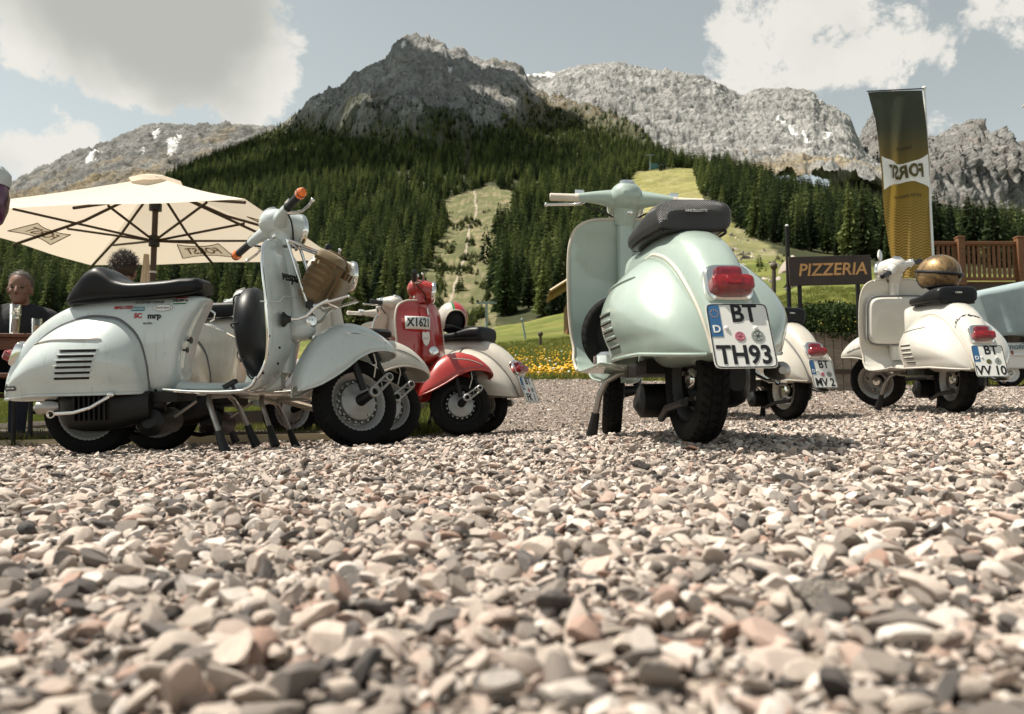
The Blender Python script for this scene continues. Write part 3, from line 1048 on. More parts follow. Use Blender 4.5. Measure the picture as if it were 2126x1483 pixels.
# ------------------------------------------------------------------ ground height and terrain
CP = np.array([(0, -3, -.08), (0, 0, -.08), (0, .6, -.08), (0, 1.3, -.078), (0, 1.9, -.055), (-.8, 1.2, -.10), (.9, 1.2, -.06), (1.2, 2, -.03), (-1.98, 3.72, -.085), (-.77, 3.95, -.060), (.60, 2.6, -.004), (.47, 3.83, .0),
               (-.39, 5.6, -.028), (-.9, 5.0, -.06), (-.2, 6.17, -.015), (2.03, 5.75, .09), (2.78, 5.04, .125), (2.92, 6.26, .185), (-1.75, 4.3, -.09), (-.6, 4.6, -.055), (-4, 6, -.10),
               (-3.5, 9, -.06), (-6, 8, -.08), (3.5, 3, .08), (5, 6, .2), (1.5, 7, .12), (1, 9, .33), (4, 9, .4), (-2, 2, -.11), (-4, 3.5, -.11), (-1.2, 7.5, .0), (2, 11, .52), (5, 11, .52), (.2, 12, .55)])
_pc = np.linalg.lstsq(np.c_[np.ones(len(CP)), CP[:, :2]], CP[:, 2], rcond=None)[0]
_res = CP[:, 2] - np.c_[np.ones(len(CP)), CP[:, :2]] @ _pc
_kern = lambda d2: np.exp(-d2 / (2 * 1.1**2))
_D2 = ((CP[:, None, :2] - CP[None, :, :2]) ** 2).sum(-1)
_al = np.linalg.solve(_kern(_D2) + .03 * np.eye(len(CP)), _res)
TD = np.array([13, 30, 60, 120, 250, 400, 600, 900.])
TP = np.array([-700, 0, 300, 600, 800, 900, 1000, 1100, 1200, 1300, 1400, 1500, 1600, 1700, 1900, 2126, 2900.])
TY = np.array([
    [885, 885, 885, 872, 845, 815, 797, 785, 783, 783, 785, 786, 788, 790, 795, 800, 800],
    [850, 850, 850, 830, 790, 762, 745, 738, 735, 733, 728, 716, 690, 655, 640, 640, 640],
    [810, 810, 800, 780, 745, 722, 714, 708, 700, 690, 676, 655, 620, 596, 600, 600, 600],
    [765, 762, 752, 738, 712, 702, 697, 685, 668, 650, 622, 592, 572, 562, 585, 590, 590],
    [722, 720, 716, 706, 697, 690, 682, 666, 640, 602, 560, 522, 522, 536, 566, 570, 570],
    [670, 660, 640, 616, 620, 626, 621, 602, 572, 532, 488, 466, 488, 508, 540, 540, 540],
    [615, 600, 560, 522, 528, 536, 531, 512, 482, 452, 420, 396, 424, 444, 490, 500, 500],
    [545, 530, 470, 422, 426, 430, 425, 411, 386, 368, 354, 345, 382, 410, 458, 476, 476]])
SKX = np.array([-700, 0, 100, 200, 300, 360, 420, 500, 560, 620, 680, 720, 770, 806, 818, 830, 858, 888, 918, 930, 938, 948, 964, 974, 984, 1000, 1014, 1034, 1058, 1080, 1100, 1140, 1200, 1260, 1330, 1400, 1440, 1500, 1600, 1700, 1900, 2126, 2900.])
SKY = np.array([520, 492, 468, 440, 405, 358, 331, 299, 276, 250, 216, 190, 156, 133, 112, 102, 92, 90, 99, 113, 115, 106, 110, 127, 128, 138, 136, 139, 154, 170, 199, 226, 240, 259, 286, 328, 345, 345, 382, 410, 458, 476, 476.])
SKD = np.interp(SKX, [-700, 300, 500, 1100, 1260, 1400, 1500, 2900], [1300, 1500, 2100, 2300, 1900, 1050, 905, 905])


def table_y(px, d):
    """picture row of the hillside at picture column px and depth d."""
    px = np.clip(np.asarray(px, float), -700, 2900)
    ld = np.log(np.maximum(np.asarray(d, float), 13.0))
    rows = np.stack([np.interp(px, TP, r) for r in TY])
    dc, yc = np.interp(px, SKX, SKD), np.interp(px, SKX, SKY)
    lt = np.log(TD)
    i = np.clip(np.searchsorted(lt, ld) - 1, 0, len(lt) - 2)
    t = np.clip((ld - lt[i]) / (lt[i + 1] - lt[i]), 0, 1)
    a = np.take_along_axis(rows, i[None], 0)[0]
    b = np.take_along_axis(rows, (i + 1)[None], 0)[0]
    y = a + (b - a) * t
    far = d > 900
    u = np.clip((d - 900) / np.maximum(dc - 900, 1), 0, 1)
    return np.where(far, rows[-1] + (yc - rows[-1]) * u ** .9, y)


def ray(px, y, d):
    c, s = math.cos(PITCH), math.sin(PITCH)
    a, b = (px - CX) / F_PX, (CY - y) / F_PX
    k = c - b * s
    return d * a / k, CAM_Z + d * (s + b * c) / k


def at(px, py, d):
    x, z = ray(px, py, d)
    return Vector((x, d, z))


def near_z(x, y):
    d2 = (np.asarray(x)[..., None] - CP[:, 0]) ** 2 + (np.asarray(y)[..., None] - CP[:, 1]) ** 2
    return _pc[0] + _pc[1] * x + _pc[2] * y + (_kern(d2) * _al).sum(-1)


def ground_z(x, y):
    x, y = np.atleast_1d(np.asarray(x, float)), np.atleast_1d(np.asarray(y, float))
    x, y = np.broadcast_arrays(x, y)
    yy = np.maximum(y, 4.0)
    px = CX + F_PX * x / yy
    for _ in range(4):
        v = table_y(px, yy)
        k = math.cos(PITCH) - (CY - v) / F_PX * math.sin(PITCH)
        px = CX + F_PX * x / yy * k
    zf = ray(px, table_y(px, yy), yy)[1]
    w = np.clip((y - 8) / 5, 0, 1)
    w = w * w * (3 - 2 * w)
    zn = near_z(np.clip(x, -7, 7), np.clip(y, -4, 13))
    r = zn * (1 - w) + zf * w
    return r if r.size > 1 else r[0]


def in_poly(px, py, poly):
    px, py = np.asarray(px, float), np.asarray(py, float)
    ins = np.zeros(px.shape, bool)
    n = len(poly)
    for i in range(n):
        x0, y0 = poly[i]
        x1, y1 = poly[(i + 1) % n]
        c = ((y0 > py) != (y1 > py)) & (px < (x1 - x0) * (py - y0) / (y1 - y0 + 1e-9) + x0)
        ins ^= c
    return ins


GULLY = [(915, 420), (960, 398), (1015, 385), (1075, 400), (1060, 440), (1030, 470), (1040, 510), (1010, 550), (1035, 620), (1025, 705), (830, 705), (850, 650), (870, 600), (892, 560), (905, 510), (935, 470)]
PISTE = [(1322, 358), (1440, 352), (1462, 420), (1515, 462), (1580, 502), (1650, 538), (1815, 592), (1830, 740), (1180, 740), (1180, 652), (1290, 600), (1322, 470), (1290, 410), (1305, 375)]
TREELINE_X = np.array([-700, 360, 450, 560, 640, 750, 850, 950, 1000, 1100, 1200, 1280, 1350, 1430, 2900.])
TREELINE_Y = np.array([300, 340, 306, 270, 262, 285, 290, 296, 275, 258, 256, 278, 296, 300, 300.])


def gravel_mask(x, y):
    w = .18 * gnoise(np.stack([x * 1.3, y * 1.3, np.zeros_like(x)], -1)) + .08 * gnoise(np.stack([x * 6, y * 6, np.ones_like(x)], -1))
    poly = [(-40, -40), (40, -40), (40, 10.6), (4.2, 10.8), (1.6, 11.4), (.25, 11.9), (-.28, 9.0), (-.62, 6.3), (-.75, 5.75), (-2.2, 5.45), (-8, 5.2), (-40, 5.2)]
    return in_poly(x + w, y + w, poly)


def terrain_sheet(name, PX, D, Y, Z, X, colr, m, kind='structure'):
    nu, nv = X.shape
    V = np.stack([X, D, Z], -1).reshape(-1, 3)
    idx = np.arange(nu * nv).reshape(nu, nv)
    Fq = np.stack([idx[:-1, :-1], idx[:-1, 1:], idx[1:, 1:], idx[1:, :-1]], -1).reshape(-1, 4)
    me = bpy.data.meshes.new(name)
    me.vertices.add(len(V))
    me.vertices.foreach_set('co', V.ravel())
    me.loops.add(Fq.size)
    me.loops.foreach_set('vertex_index', Fq.ravel())
    me.polygons.add(len(Fq))
    me.polygons.foreach_set('loop_start', np.arange(0, Fq.size, 4))
    me.polygons.foreach_set('loop_total', np.full(len(Fq), 4))
    me.polygons.foreach_set('use_smooth', np.ones(len(Fq), bool))
    me.update(calc_edges=True)
    me.validate()
    at_ = me.color_attributes.new('cover', 'FLOAT_COLOR', 'POINT')
    at_.data.foreach_set('color', np.c_[colr.reshape(-1, 3), np.ones(nu * nv)].ravel())
    o = link(name, me, m)
    o['kind'] = kind
    return o


def cover_mat(name, fine, amt, bump, bscale, rough=.9):
    m, nt, b = nodes(name)
    a = N_(nt, 'ShaderNodeVertexColor')
    a.layer_name = 'cover'
    f = noise(nt, fine, 8, .65)
    f2 = noise(nt, fine * .13, 6, .6)
    mr = N_(nt, 'ShaderNodeMapRange')
    mr.inputs['From Min'].default_value = .25
    mr.inputs['From Max'].default_value = .75
    mr.inputs['To Min'].default_value = 1 - amt
    mr.inputs['To Max'].default_value = 1 + amt
    nt.links.new(f, mr.inputs['Value'])
    mr2 = N_(nt, 'ShaderNodeMapRange')
    mr2.inputs['From Min'].default_value = .3
    mr2.inputs['From Max'].default_value = .7
    mr2.inputs['To Min'].default_value = 1 - amt * .6
    mr2.inputs['To Max'].default_value = 1 + amt * .6
    nt.links.new(f2, mr2.inputs['Value'])
    vm = N_(nt, 'ShaderNodeVectorMath')
    vm.operation = 'SCALE'
    nt.links.new(a.outputs['Color'], vm.inputs[0])
    nt.links.new(mr.outputs[0], vm.inputs['Scale'])
    vm2 = N_(nt, 'ShaderNodeVectorMath')
    vm2.operation = 'SCALE'
    nt.links.new(vm.outputs[0], vm2.inputs[0])
    nt.links.new(mr2.outputs[0], vm2.inputs['Scale'])
    nt.links.new(vm2.outputs[0], b.inputs['Base Color'])
    b.inputs['Roughness'].default_value = rough
    b.inputs['Specular IOR Level'].default_value = .15
    bn = N_(nt, 'ShaderNodeBump')
    bn.inputs['Distance'].default_value = bump
    bn.inputs['Strength'].default_value = 1.0
    nt.links.new(noise(nt, bscale, 8, .65), bn.inputs['Height'])
    nt.links.new(bn.outputs[0], b.inputs['Normal'])
    return m


M_['hill'] = cover_mat('hillside cover', .35, .35, .6, .5)
M_['rock'] = cover_mat('mountain rock', .09, .5, 16.0, .05)


def lerp(a, b, t):
    return a + (b - a) * t[..., None]


def sstep(x, a, b):
    t = np.clip((x - a) / (b - a), 0, 1)
    return t * t * (3 - 2 * t)


ROCK_A, ROCK_B = np.array((.055, .057, .059)), np.array((.245, .242, .232))
OCHRE = np.array((.20, .15, .075))
SNOW = np.array((.80, .80, .79))


def build_hillside():
    cols = np.unique(np.concatenate([np.linspace(-700, 340, 90), np.linspace(340, 1460, 420), np.linspace(1460, 2900, 120)]))
    nr1, nr2 = 150, 190
    PX = np.repeat(cols[None], nr1 + nr2 + 6, 0)
    dc = np.interp(cols, SKX, SKD)
    D = np.zeros_like(PX)
    D[:nr1] = np.geomspace(5.2, 600, nr1)[:, None]
    for k in range(nr2):
        D[nr1 + k] = 600 + (dc - 600) * (k + 1) / nr2
    for k in range(6):
        D[nr1 + nr2 + k] = dc + (k + 1) * 40
    Y = np.stack([table_y(PX[i], D[i]) for i in range(D.shape[0])])
    beyond = np.maximum(D - dc[None], 0)
    X, Z = ray(PX, Y, D)
    rk = 1 - sstep(Y, np.interp(PX, TREELINE_X, TREELINE_Y) - 12, np.interp(PX, TREELINE_X, TREELINE_Y) + 14)
    rk *= (D > 700)
    Q = np.stack([X, D, Z], -1)
    n1 = fbm(Q / 420 + 3.1, 7, ridged=True, gain=.55)
    n2 = fbm(Q * np.array([1 / 60, 1 / 60, 1 / 140]) + 9, 5, ridged=True, gain=.6)
    n0 = fbm(Q / 45, 5)
    crest = sstep(beyond * 0 + (D / dc[None]), .93, 1.0)
    amp = rk * (1 - .75 * crest)
    n3 = fbm(Q / 24 + 2, 4, ridged=True, gain=.62)
    Z += amp * ((n1 - .25) * 75 + (n2 - .2) * 38 + (n3 - .3) * 22) + rk * crest * ((n2 - .3) * 16 + fbm(Q / 16, 3) * 12)
    X += amp * fbm(Q / 90 + 40, 4) * 22
    Z += (1 - rk) * sstep(D, 40, 160) * n0 * np.minimum(D * .014, 9)
    Z -= beyond * .9
    near = D < 22
    Z = np.where(near, ground_z(X, D).reshape(X.shape) - .03, Z)
    # a ditch of lower turf under the gravel sheet
    g = gravel_mask(X, D) & (D < 14)
    Z = np.where(g, Z - .05, Z)
    # cover colours
    nz = fbm(np.stack([X / 18, D / 18, Z / 18], -1), 5)
    nz2 = fbm(np.stack([X / 3.3, D / 3.3, Z / 3.3], -1), 4)
    grass = lerp(np.array((.105, .125, .026)), np.array((.20, .19, .055)), sstep(nz + .5 * nz2, -.15, .35))
    c = np.broadcast_to(grass, X.shape + (3,)).copy()
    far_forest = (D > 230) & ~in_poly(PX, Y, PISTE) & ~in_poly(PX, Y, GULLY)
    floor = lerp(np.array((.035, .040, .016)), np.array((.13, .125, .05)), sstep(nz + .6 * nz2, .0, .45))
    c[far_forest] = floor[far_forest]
    gl = in_poly(PX, Y, GULLY)
    gcol = lerp(np.array((.10, .105, .045)), np.array((.26, .21, .13)), sstep(nz + .9 * nz2, -.1, .45))
    stream = np.abs(PX - np.interp(Y, [400, 440, 470, 520, 560, 640, 700], [985, 990, 975, 968, 955, 930, 925])) < 2.2 + 4 * nz2
    gcol[stream] = (.33, .28, .22)
    c[gl] = gcol[gl]
    ps = in_poly(PX, Y, PISTE) & (D > 200)
    pcol = lerp(np.array((.19, .185, .06)), np.array((.27, .24, .11)), sstep(nz + .5 * nz2, -.2, .4))
    c[ps] = pcol[ps]
    rough_meadow = ps & (PX > 1515) & (Y > 470)
    rm = lerp(np.array((.17, .17, .07)), np.array((.33, .28, .19)), sstep(nz + .9 * nz2, .0, .5))
    c[rough_meadow] = rm[rough_meadow]
    rkcol = lerp(ROCK_A, ROCK_B, sstep(n2 * .6 + n3 * .8 - .4 + fbm(Q / 30, 4) * .9, -.35, .6))
    och = sstep(fbm(Q / 110 + 7, 4) + .25 * sstep(PX, 980, 1150) + .35 * sstep(Y, 225, 265) * sstep(PX, 1080, 1130), .12, .42)
    och = och * sstep(fbm(Q / 14 + 3, 4) + .25 * n3, -.15, .35)
    rkcol = lerp(rkcol, np.broadcast_to(OCHRE, rkcol.shape), och * .85)
    shrub = sstep(fbm(Q / 55 + 21, 4) + .5 * fbm(Q / 11, 3) + .5 * sstep(Y, 210, 330), .22, .5) * sstep(Y, 150, 230)
    rkcol = lerp(rkcol, np.broadcast_to(np.array((.045, .055, .025)), rkcol.shape), shrub * .85)
    snow = (((PX - 936) / (4.5 + 3 * nz)) ** 2 + ((Y - 196) / 15) ** 2 < 1) | (((PX - 838) / 4) ** 2 + ((Y - 138) / 4) ** 2 < 1) | (((PX - 967) / 2.6) ** 2 + ((Y - 330) / 8) ** 2 < 1)
    rkcol[snow] = SNOW
    rkcol = rkcol * (1 + .55 * fbm(Q / 9, 3) + .25 * fbm(Q / 30 + 5, 3))[..., None]
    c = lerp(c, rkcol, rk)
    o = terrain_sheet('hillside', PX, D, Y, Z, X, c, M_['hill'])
    # rock faces use the rock material
    o.data.materials.append(M_['rock'])
    vr = (rk > .5).ravel()
    idx = np.zeros(len(o.data.polygons), np.int32)
    lv = np.zeros(len(o.data.loops), np.int32)
    o.data.loops.foreach_get('vertex_index', lv)
    if len(lv) == 4 * len(idx):
        idx[vr[lv.reshape(-1, 4)].all(1)] = 1
    o.data.polygons.foreach_set('material_index', idx)
    return PX, D, Y, Z, X


HILL = build_hillside()


def hill_z(px, d):
    PX, D, Y, Z, X = HILL
    cols = PX[0]
    j = np.clip(np.searchsorted(cols, px) - 1, 0, len(cols) - 2)
    out = np.zeros(len(px))
    for q in range(len(px)):
        out[q] = np.interp(d[q], D[:, j[q]], Z[:, j[q]])
    return out


def ridge(name, skx, sky_, ybase, d0, d1, ncol, nrow, cliff=0., snow=0., pink=0., seed=0., bright=1., steep=1.0, brown=0.):
    cols = np.linspace(skx[0], skx[-1], ncol)
    t = np.linspace(0, 1, nrow)
    PX = np.repeat(cols[None], nrow + 4, 0)
    ys = pchip(skx, sky_, cols)
    D = np.zeros_like(PX)
    Y = np.zeros_like(PX)
    D[:nrow] = (d0 + (d1 - d0) * t)[:, None]
    Y[:nrow] = ybase + (ys[None] - ybase) * (t[:, None] ** steep)
    for k in range(4):
        D[nrow + k] = d1 + 60 * (k + 1)
        Y[nrow + k] = ys
    X, Z = ray(PX, Y, D)
    Q = np.stack([X, D, Z], -1) + seed
    n1 = fbm(Q / 380, 7, ridged=True, gain=.58)
    n2 = fbm(Q / 85, 6, ridged=True, gain=.6)
    T = np.concatenate([t, np.ones(4)])[:, None]
    cr = sstep(T + 0 * X, .88, 1.0)
    edge = 1 - .8 * cr
    n3 = fbm(Q / 30, 4, ridged=True, gain=.6)
    Z += edge * ((n1 - .3) * 95 + (n2 - .3) * 46 + (n3 - .3) * 26) + cr * ((n2 - .3) * 16 + fbm(Q / 28, 3) * 16)
    if cliff:
        fl = fbm(np.stack([X / 130 + seed, D * 0, Z / 900], -1), 5, ridged=True, gain=.6) + .5 * fbm(np.stack([X / 38 + seed, D * 0 + 5, Z / 260], -1), 4, ridged=True)
        D2 = D - cliff * (fl - .4) * sstep(T + 0 * X, .1, .5)
    else:
        D2 = D
    Z[nrow:] -= np.arange(1, 5)[:, None] * 60
    f = fbm(Q / 26, 5)
    c = lerp(ROCK_A * 1.25 * bright, ROCK_B * 1.25 * bright, sstep(n2 * .5 + .8 * n3 + f - .35, -.5, .5))
    strat = np.sin((Z + .25 * X) / 19 + 3.5 * fbm(Q / 140, 3)) * .5 + np.sin((Z + .2 * X) / 7.3 + 3 * f) * .35
    crack = fbm(np.stack([X / 13 + seed, D / 60, Z / 120], -1), 4, ridged=True)
    c = c * (1 + .22 * strat + .22 * (crack - .3))[..., None]
    if pink:
        c = lerp(c, np.broadcast_to(np.array((.27, .19, .15)), c.shape), pink * sstep(fbm(np.stack([X / 90, D / 90, Z / 500], -1) + seed, 4), -.05, .35))
    och = sstep(fbm(Q / 160 + 5, 4) - .9 * (T - .35) + brown, .12, .5)
    c = lerp(c, np.broadcast_to(OCHRE * 1.2, c.shape), och * .7)
    if snow:
        sn = fbm(Q * np.array([1 / 42., 1 / 120., 1 / 30.]) + 11, 5, gain=.6)
        s_ = sstep(sn - .55 * (n1 - .35), .36 - .16 * snow, .42 - .16 * snow)
        c = lerp(c, np.broadcast_to(SNOW, c.shape), s_ * .95)
    for k in SNOWFIELDS:
        q = in_poly(PX + 16 * f, Y + 9 * f + 6 * (n2 - .3), k) & (n3 + f > .12)
        c[q] = SNOW
    return terrain_sheet(name, PX, D2, Y, Z, X, c, M_['rock'])


SNOWFIELDS = [[(1078, 180), (1110, 186), (1160, 178), (1182, 180), (1170, 192), (1120, 198), (1090, 192)], [(1700, 336), (1755, 322), (1758, 328), (1705, 342)],
              [(1610, 290), (1620, 292), (1660, 325), (1690, 352), (1684, 354)],
              [(176, 372), (205, 350), (211, 353), (182, 378)], [(315, 320), (325, 306), (330, 310), (320, 324)], [(345, 350), (350, 330), (358, 340), (372, 320), (382, 322), (360, 350), (352, 364)], [(290, 360), (296, 350), (300, 352)]]
ridge('mountain_ridge', [1000, 1075, 1100, 1140, 1190, 1230, 1280, 1330, 1370, 1400, 1440, 1480, 1510, 1540, 1590, 1640, 1690, 1702, 1740, 1765, 1778, 1800, 1900],
      [200, 178, 165, 160, 148, 143, 140, 150, 161, 158, 165, 180, 195, 206, 195, 200, 205, 221, 246, 271, 298, 345, 400], 430, 1500, 3100, 460, 240, snow=.36, seed=50., bright=.88)
ridge('mountain_towers', [1700, 1765, 1780, 1792, 1812, 1830, 1850, 1880, 1905, 1925, 1938, 1955, 1966, 1980, 1992, 2004, 2022, 2040, 2058, 2070, 2078, 2092, 2110, 2126, 2200, 2500, 2900],
      [360, 320, 282, 262, 250, 258, 300, 320, 318, 306, 297, 296, 291, 297, 318, 322, 317, 326, 338, 360, 356, 372, 380, 390, 400, 420, 440], 500, 2500, 3500, 460, 160, cliff=260., snow=.10, pink=.3, seed=140., bright=.62, steep=.8, brown=-.6)
ridge('mountain_slope', [-700, -300, 0, 60, 130, 200, 260, 310, 345, 380, 430, 500, 555, 640, 760],
      [520, 470, 402, 380, 349, 317, 290, 272, 266, 272, 268, 271, 272, 285, 330], 520, 1700, 3000, 360, 190, snow=.12, seed=300., bright=.5, brown=.45)

# ------------------------------------------------------------------ plain to the horizon, gravel lot
M_['plain'] = mat('valley grass', (.09, .11, .03), .95, var=.3, scale=.02)
b = MB()
b.lathe([(0, 1.), (0, 60.), (-3, 400.), (-20, 12000.)], (0, 0, -.55), (0, 0, 1), 64, cap=False)
pl = b.build('ground', M_['plain'])
pl['kind'] = 'structure'


def gravel_ground_mat():
    m, nt, b = nodes('gravel bed')
    v = N_(nt, 'ShaderNodeTexVoronoi')
    v.inputs['Scale'].default_value = 45
    tc = N_(nt, 'ShaderNodeTexCoord')
    nt.links.new(tc.outputs['Object'], v.inputs['Vector'])
    f = noise(nt, 2.0, 8, .7)
    hsv = N_(nt, 'ShaderNodeSeparateColor')
    nt.links.new(v.outputs['Color'], hsv.inputs[0])
    c = mixc(nt, ramp(nt, hsv.outputs[0], 0, 1), (.04, .031, .025, 1), (.20, .16, .13, 1))  # bed coloured dark to stand for the shadow between stones
    c = mixc(nt, ramp(nt, f, .3, .7), c, mixc(nt, .5, c, (.20, .155, .12, 1)))
    nt.links.new(c, b.inputs['Base Color'])
    b.inputs['Roughness'].default_value = .9
    bn = N_(nt, 'ShaderNodeBump')
    bn.inputs['Distance'].default_value = .008
    bn.invert = True
    nt.links.new(v.outputs['Distance'], bn.inputs['Height'])
    nt.links.new(bn.outputs[0], b.inputs['Normal'])
    return m


M_['gravelbed'] = gravel_ground_mat()


def build_gravel_lot():
    xs = np.concatenate([np.linspace(-38, -6.2, 14), np.linspace(-6, 7, 150), np.linspace(7.3, 38, 14)])
    ys = np.concatenate([np.linspace(-38, -2.4, 14), np.linspace(-2, 12.4, 170)])
    X, Y = np.meshgrid(xs, ys, indexing='ij')
    Z = ground_z(X, Y).reshape(X.shape)
    Z = Z + .006 * fbm(np.stack([X * 2, Y * 2, 0 * X], -1), 4) - .007
    V = np.stack([X, Y, Z], -1)
    g = gravel_mask(X, Y)
    F = []
    n = len(ys)
    for i in range(len(xs) - 1):
        for j in range(n - 1):
            if g[i, j] or g[i + 1, j + 1] or g[i + 1, j] or g[i, j + 1]:
                F.append((i * n + j, (i + 1) * n + j, (i + 1) * n + j + 1, i * n + j + 1))
    b = MB()
    b.add(V, F)
    o = b.build('gravel_lot', M_['gravelbed'], angle=180)
    o['kind'] = 'structure'


build_gravel_lot()


# ------------------------------------------------------------------ scattering on points
def gn_group():
    ng = bpy.data.node_groups.new('scatter', 'GeometryNodeTree')
    ng.interface.new_socket('Geometry', in_out='INPUT', socket_type='NodeSocketGeometry')
    ng.interface.new_socket('Collection', in_out='INPUT', socket_type='NodeSocketCollection')
    ng.interface.new_socket('Geometry', in_out='OUTPUT', socket_type='NodeSocketGeometry')
    N, L = ng.nodes.new, ng.links.new
    gi, go = N('NodeGroupInput'), N('NodeGroupOutput')
    ci = N('GeometryNodeCollectionInfo')
    ci.inputs['Separate Children'].default_value = True
    ci.inputs['Reset Children'].default_value = True
    ip = N('GeometryNodeInstanceOnPoints')
    ip.inputs['Pick Instance'].default_value = True

    def attr(nm, dt):
        a = N('GeometryNodeInputNamedAttribute')
        a.data_type = dt
        a.inputs['Name'].default_value = nm
        return a.outputs['Attribute']
    L(gi.outputs[0], ip.inputs['Points'])
    L(gi.outputs[1], ci.inputs['Collection'])
    L(ci.outputs[0], ip.inputs['Instance'])
    L(attr('pick', 'INT'), ip.inputs['Instance Index'])
    L(attr('rot', 'FLOAT_VECTOR'), ip.inputs['Rotation'])
    L(attr('scl', 'FLOAT_VECTOR'), ip.inputs['Scale'])
    L(ip.outputs[0], go.inputs[0])
    return ng


GN = gn_group()


def scatter(name, pts, rot, scl, pick, tint, protos, label, cat=None):
    me = bpy.data.meshes.new(name)
    n = len(pts)
    me.vertices.add(n)
    me.vertices.foreach_set('co', np.asarray(pts, float).ravel())
    for nm, ty, arr, fld in (('rot', 'FLOAT_VECTOR', rot, 'vector'), ('scl', 'FLOAT_VECTOR', scl, 'vector'), ('pick', 'INT', pick, 'value'), ('tint', 'FLOAT', tint, 'value')):
        a = me.attributes.new(nm, ty, 'POINT')
        a.data.foreach_set(fld, np.asarray(arr).ravel())
    me.update()
    o = bpy.data.objects.new(name, me)
    COL.objects.link(o)
    c = bpy.data.collections.new(name + ' pieces')
    for p in protos:
        c.objects.link(p)
    md = o.modifiers.new('scatter', 'NODES')
    md.node_group = GN
    md['Socket_1'] = c
    tag(o, label, cat, kind='stuff')
    return o


def proto(name, me, m):
    if not me.materials:
        me.materials.append(m)
    return bpy.data.objects.new(name, me)


def tint_attr(nt):
    a = N_(nt, 'ShaderNodeAttribute')
    a.attribute_type = 'INSTANCER'
    a.attribute_name = 'tint'
    return a.outputs['Fac']


def stone_mat():
    m, nt, b = nodes('gravel stone')
    t = tint_attr(nt)
    r = N_(nt, 'ShaderNodeValToRGB')
    nt.links.new(t, r.inputs[0])
    cr = r.color_ramp
    cr.interpolation = 'LINEAR'
    cols = [(0, (.045, .044, .045)), (.10, (.11, .10, .095)), (.22, (.25, .215, .185)), (.38, (.46, .39, .335)), (.62, (.56, .475, .41)), (.74, (.53, .41, .345)), (.79, (.30, .175, .13)), (.86, (.57, .505, .45)), (1, (.70, .64, .58))]
    cr.elements[0].position, cr.elements[0].color = cols[0][0], c4(cols[0][1])
    cr.elements[1].position, cr.elements[1].color = cols[-1][0], c4(cols[-1][1])
    for p, c in cols[1:-1]:
        e = cr.elements.new(p)
        e.color = c4(c)
    tc = N_(nt, 'ShaderNodeTexCoord')
    f = noise(nt, 2.2, 7, .68, vec=tc.outputs['Object'], dist=.5)
    f2 = noise(nt, 22, 4, .7, vec=tc.outputs['Object'])
    c = mixc(nt, ramp(nt, f, .32, .68), mixc(nt, .30, r.outputs[0], (.22, .17, .14, 1)), r.outputs[0])
    c = mixc(nt, ramp(nt, f2, .58, .75), c, mixc(nt, .35, c, (.12, .10, .09, 1)))
    nt.links.new(c, b.inputs['Base Color'])
    b.inputs['Roughness'].default_value = .78
    b.inputs['Specular IOR Level'].default_value = .3
    bn = N_(nt, 'ShaderNodeBump')
    bn.inputs['Distance'].default_value = .0012
    bn.inputs['Strength'].default_value = .7
    nt.links.new(f2, bn.inputs['Height'])
    nt.links.new(bn.outputs[0], b.inputs['Normal'])
    return m


M_['stone'] = stone_mat()


def stone_mesh(seed, sub):
    import bmesh
    bm = bmesh.new()
    bmesh.ops.create_icosphere(bm, subdivisions=sub, radius=1)
    V = np.array([v.co[:] for v in bm.verts])
    rs = np.random.default_rng(seed)
    for _ in range(9):
        n = rs.normal(size=3)
        n /= np.linalg.norm(n)
        h = rs.uniform(.28, .72)
        d = V @ n - h
        V = V - np.where(d > 0, d * 1.0, 0)[:, None] * n
    V = V * (1 + .20 * fbm(V * 1.5 + seed * 7.7, 3)[:, None] + .07 * fbm(V * 5 + seed, 3)[:, None])
    V *= np.array([rs.uniform(.9, 1.25), rs.uniform(.75, 1.0), rs.uniform(.42, .70)])
    for v, c in zip(bm.verts, V):
        v.co = c
    me = bpy.data.meshes.new('stone')
    bm.to_mesh(me)
    bm.free()
    me.polygons.foreach_set('use_smooth', [True] * len(me.polygons))
    me.set_sharp_from_angle(angle=R(22))
    me.materials.append(M_['stone'])
    return me


def stones():
    hi = [proto('stone', stone_mesh(k, 3), None) for k in range(9)]
    lo = [proto('stone', stone_mesh(20 + k, 2), None) for k in range(7)]
    # near, middle and far belts
    def belt(n, y0, y1, w, smin, smed, smax, sig):
        y = np.sqrt(rng.uniform(y0**2, y1**2, n))
        x = rng.uniform(-1, 1, n) * (w * y + .15)
        s = np.clip(np.exp(rng.normal(math.log(smed), sig, n)), smin, smax)
        return x, y, s
    out = []
    for (n, y0, y1, w, a, b_, c_, sg, pr, nm, lab) in (
            (60000, .2, 1.7, .80, .0022, .0046, .020, .68, hi, 'gravel', 'sharp pebbles of pale and rusty gravel close to the camera'),
            (150000, 1.65, 4.2, .78, .0026, .0047, .020, .62, lo, 'gravel', 'pale crushed gravel spread between camera and scooters'),
            (165000, 4.1, 12.3, .78, .004, .0066, .022, .5, lo, 'gravel', 'pale gravel of the lot around and behind the scooters')):
        x, y, s = belt(n, y0, y1, w, a, b_, c_, sg)
        keep = gravel_mask(x, y) & ~((np.hypot(x, y) < .17))
        near_cam = (np.hypot(x, y) < .45) & (s > .022)
        keep &= ~near_cam
        x, y, s = x[keep], y[keep], s[keep]
        z = ground_z(x, y) + s * rng.uniform(-.25, .65, len(s)) - .006
        m = len(s)
        sc = np.repeat(s[:, None], 3, 1) * rng.uniform(.8, 1.2, (m, 3))
        rot = np.stack([rng.normal(0, .45, m), rng.normal(0, .45, m), rng.uniform(0, 6.28, m)], -1)
        scatter(nm, np.stack([x, y, z], -1), rot, sc, rng.integers(0, len(pr), m), rng.uniform(0, 1, m), pr, lab)


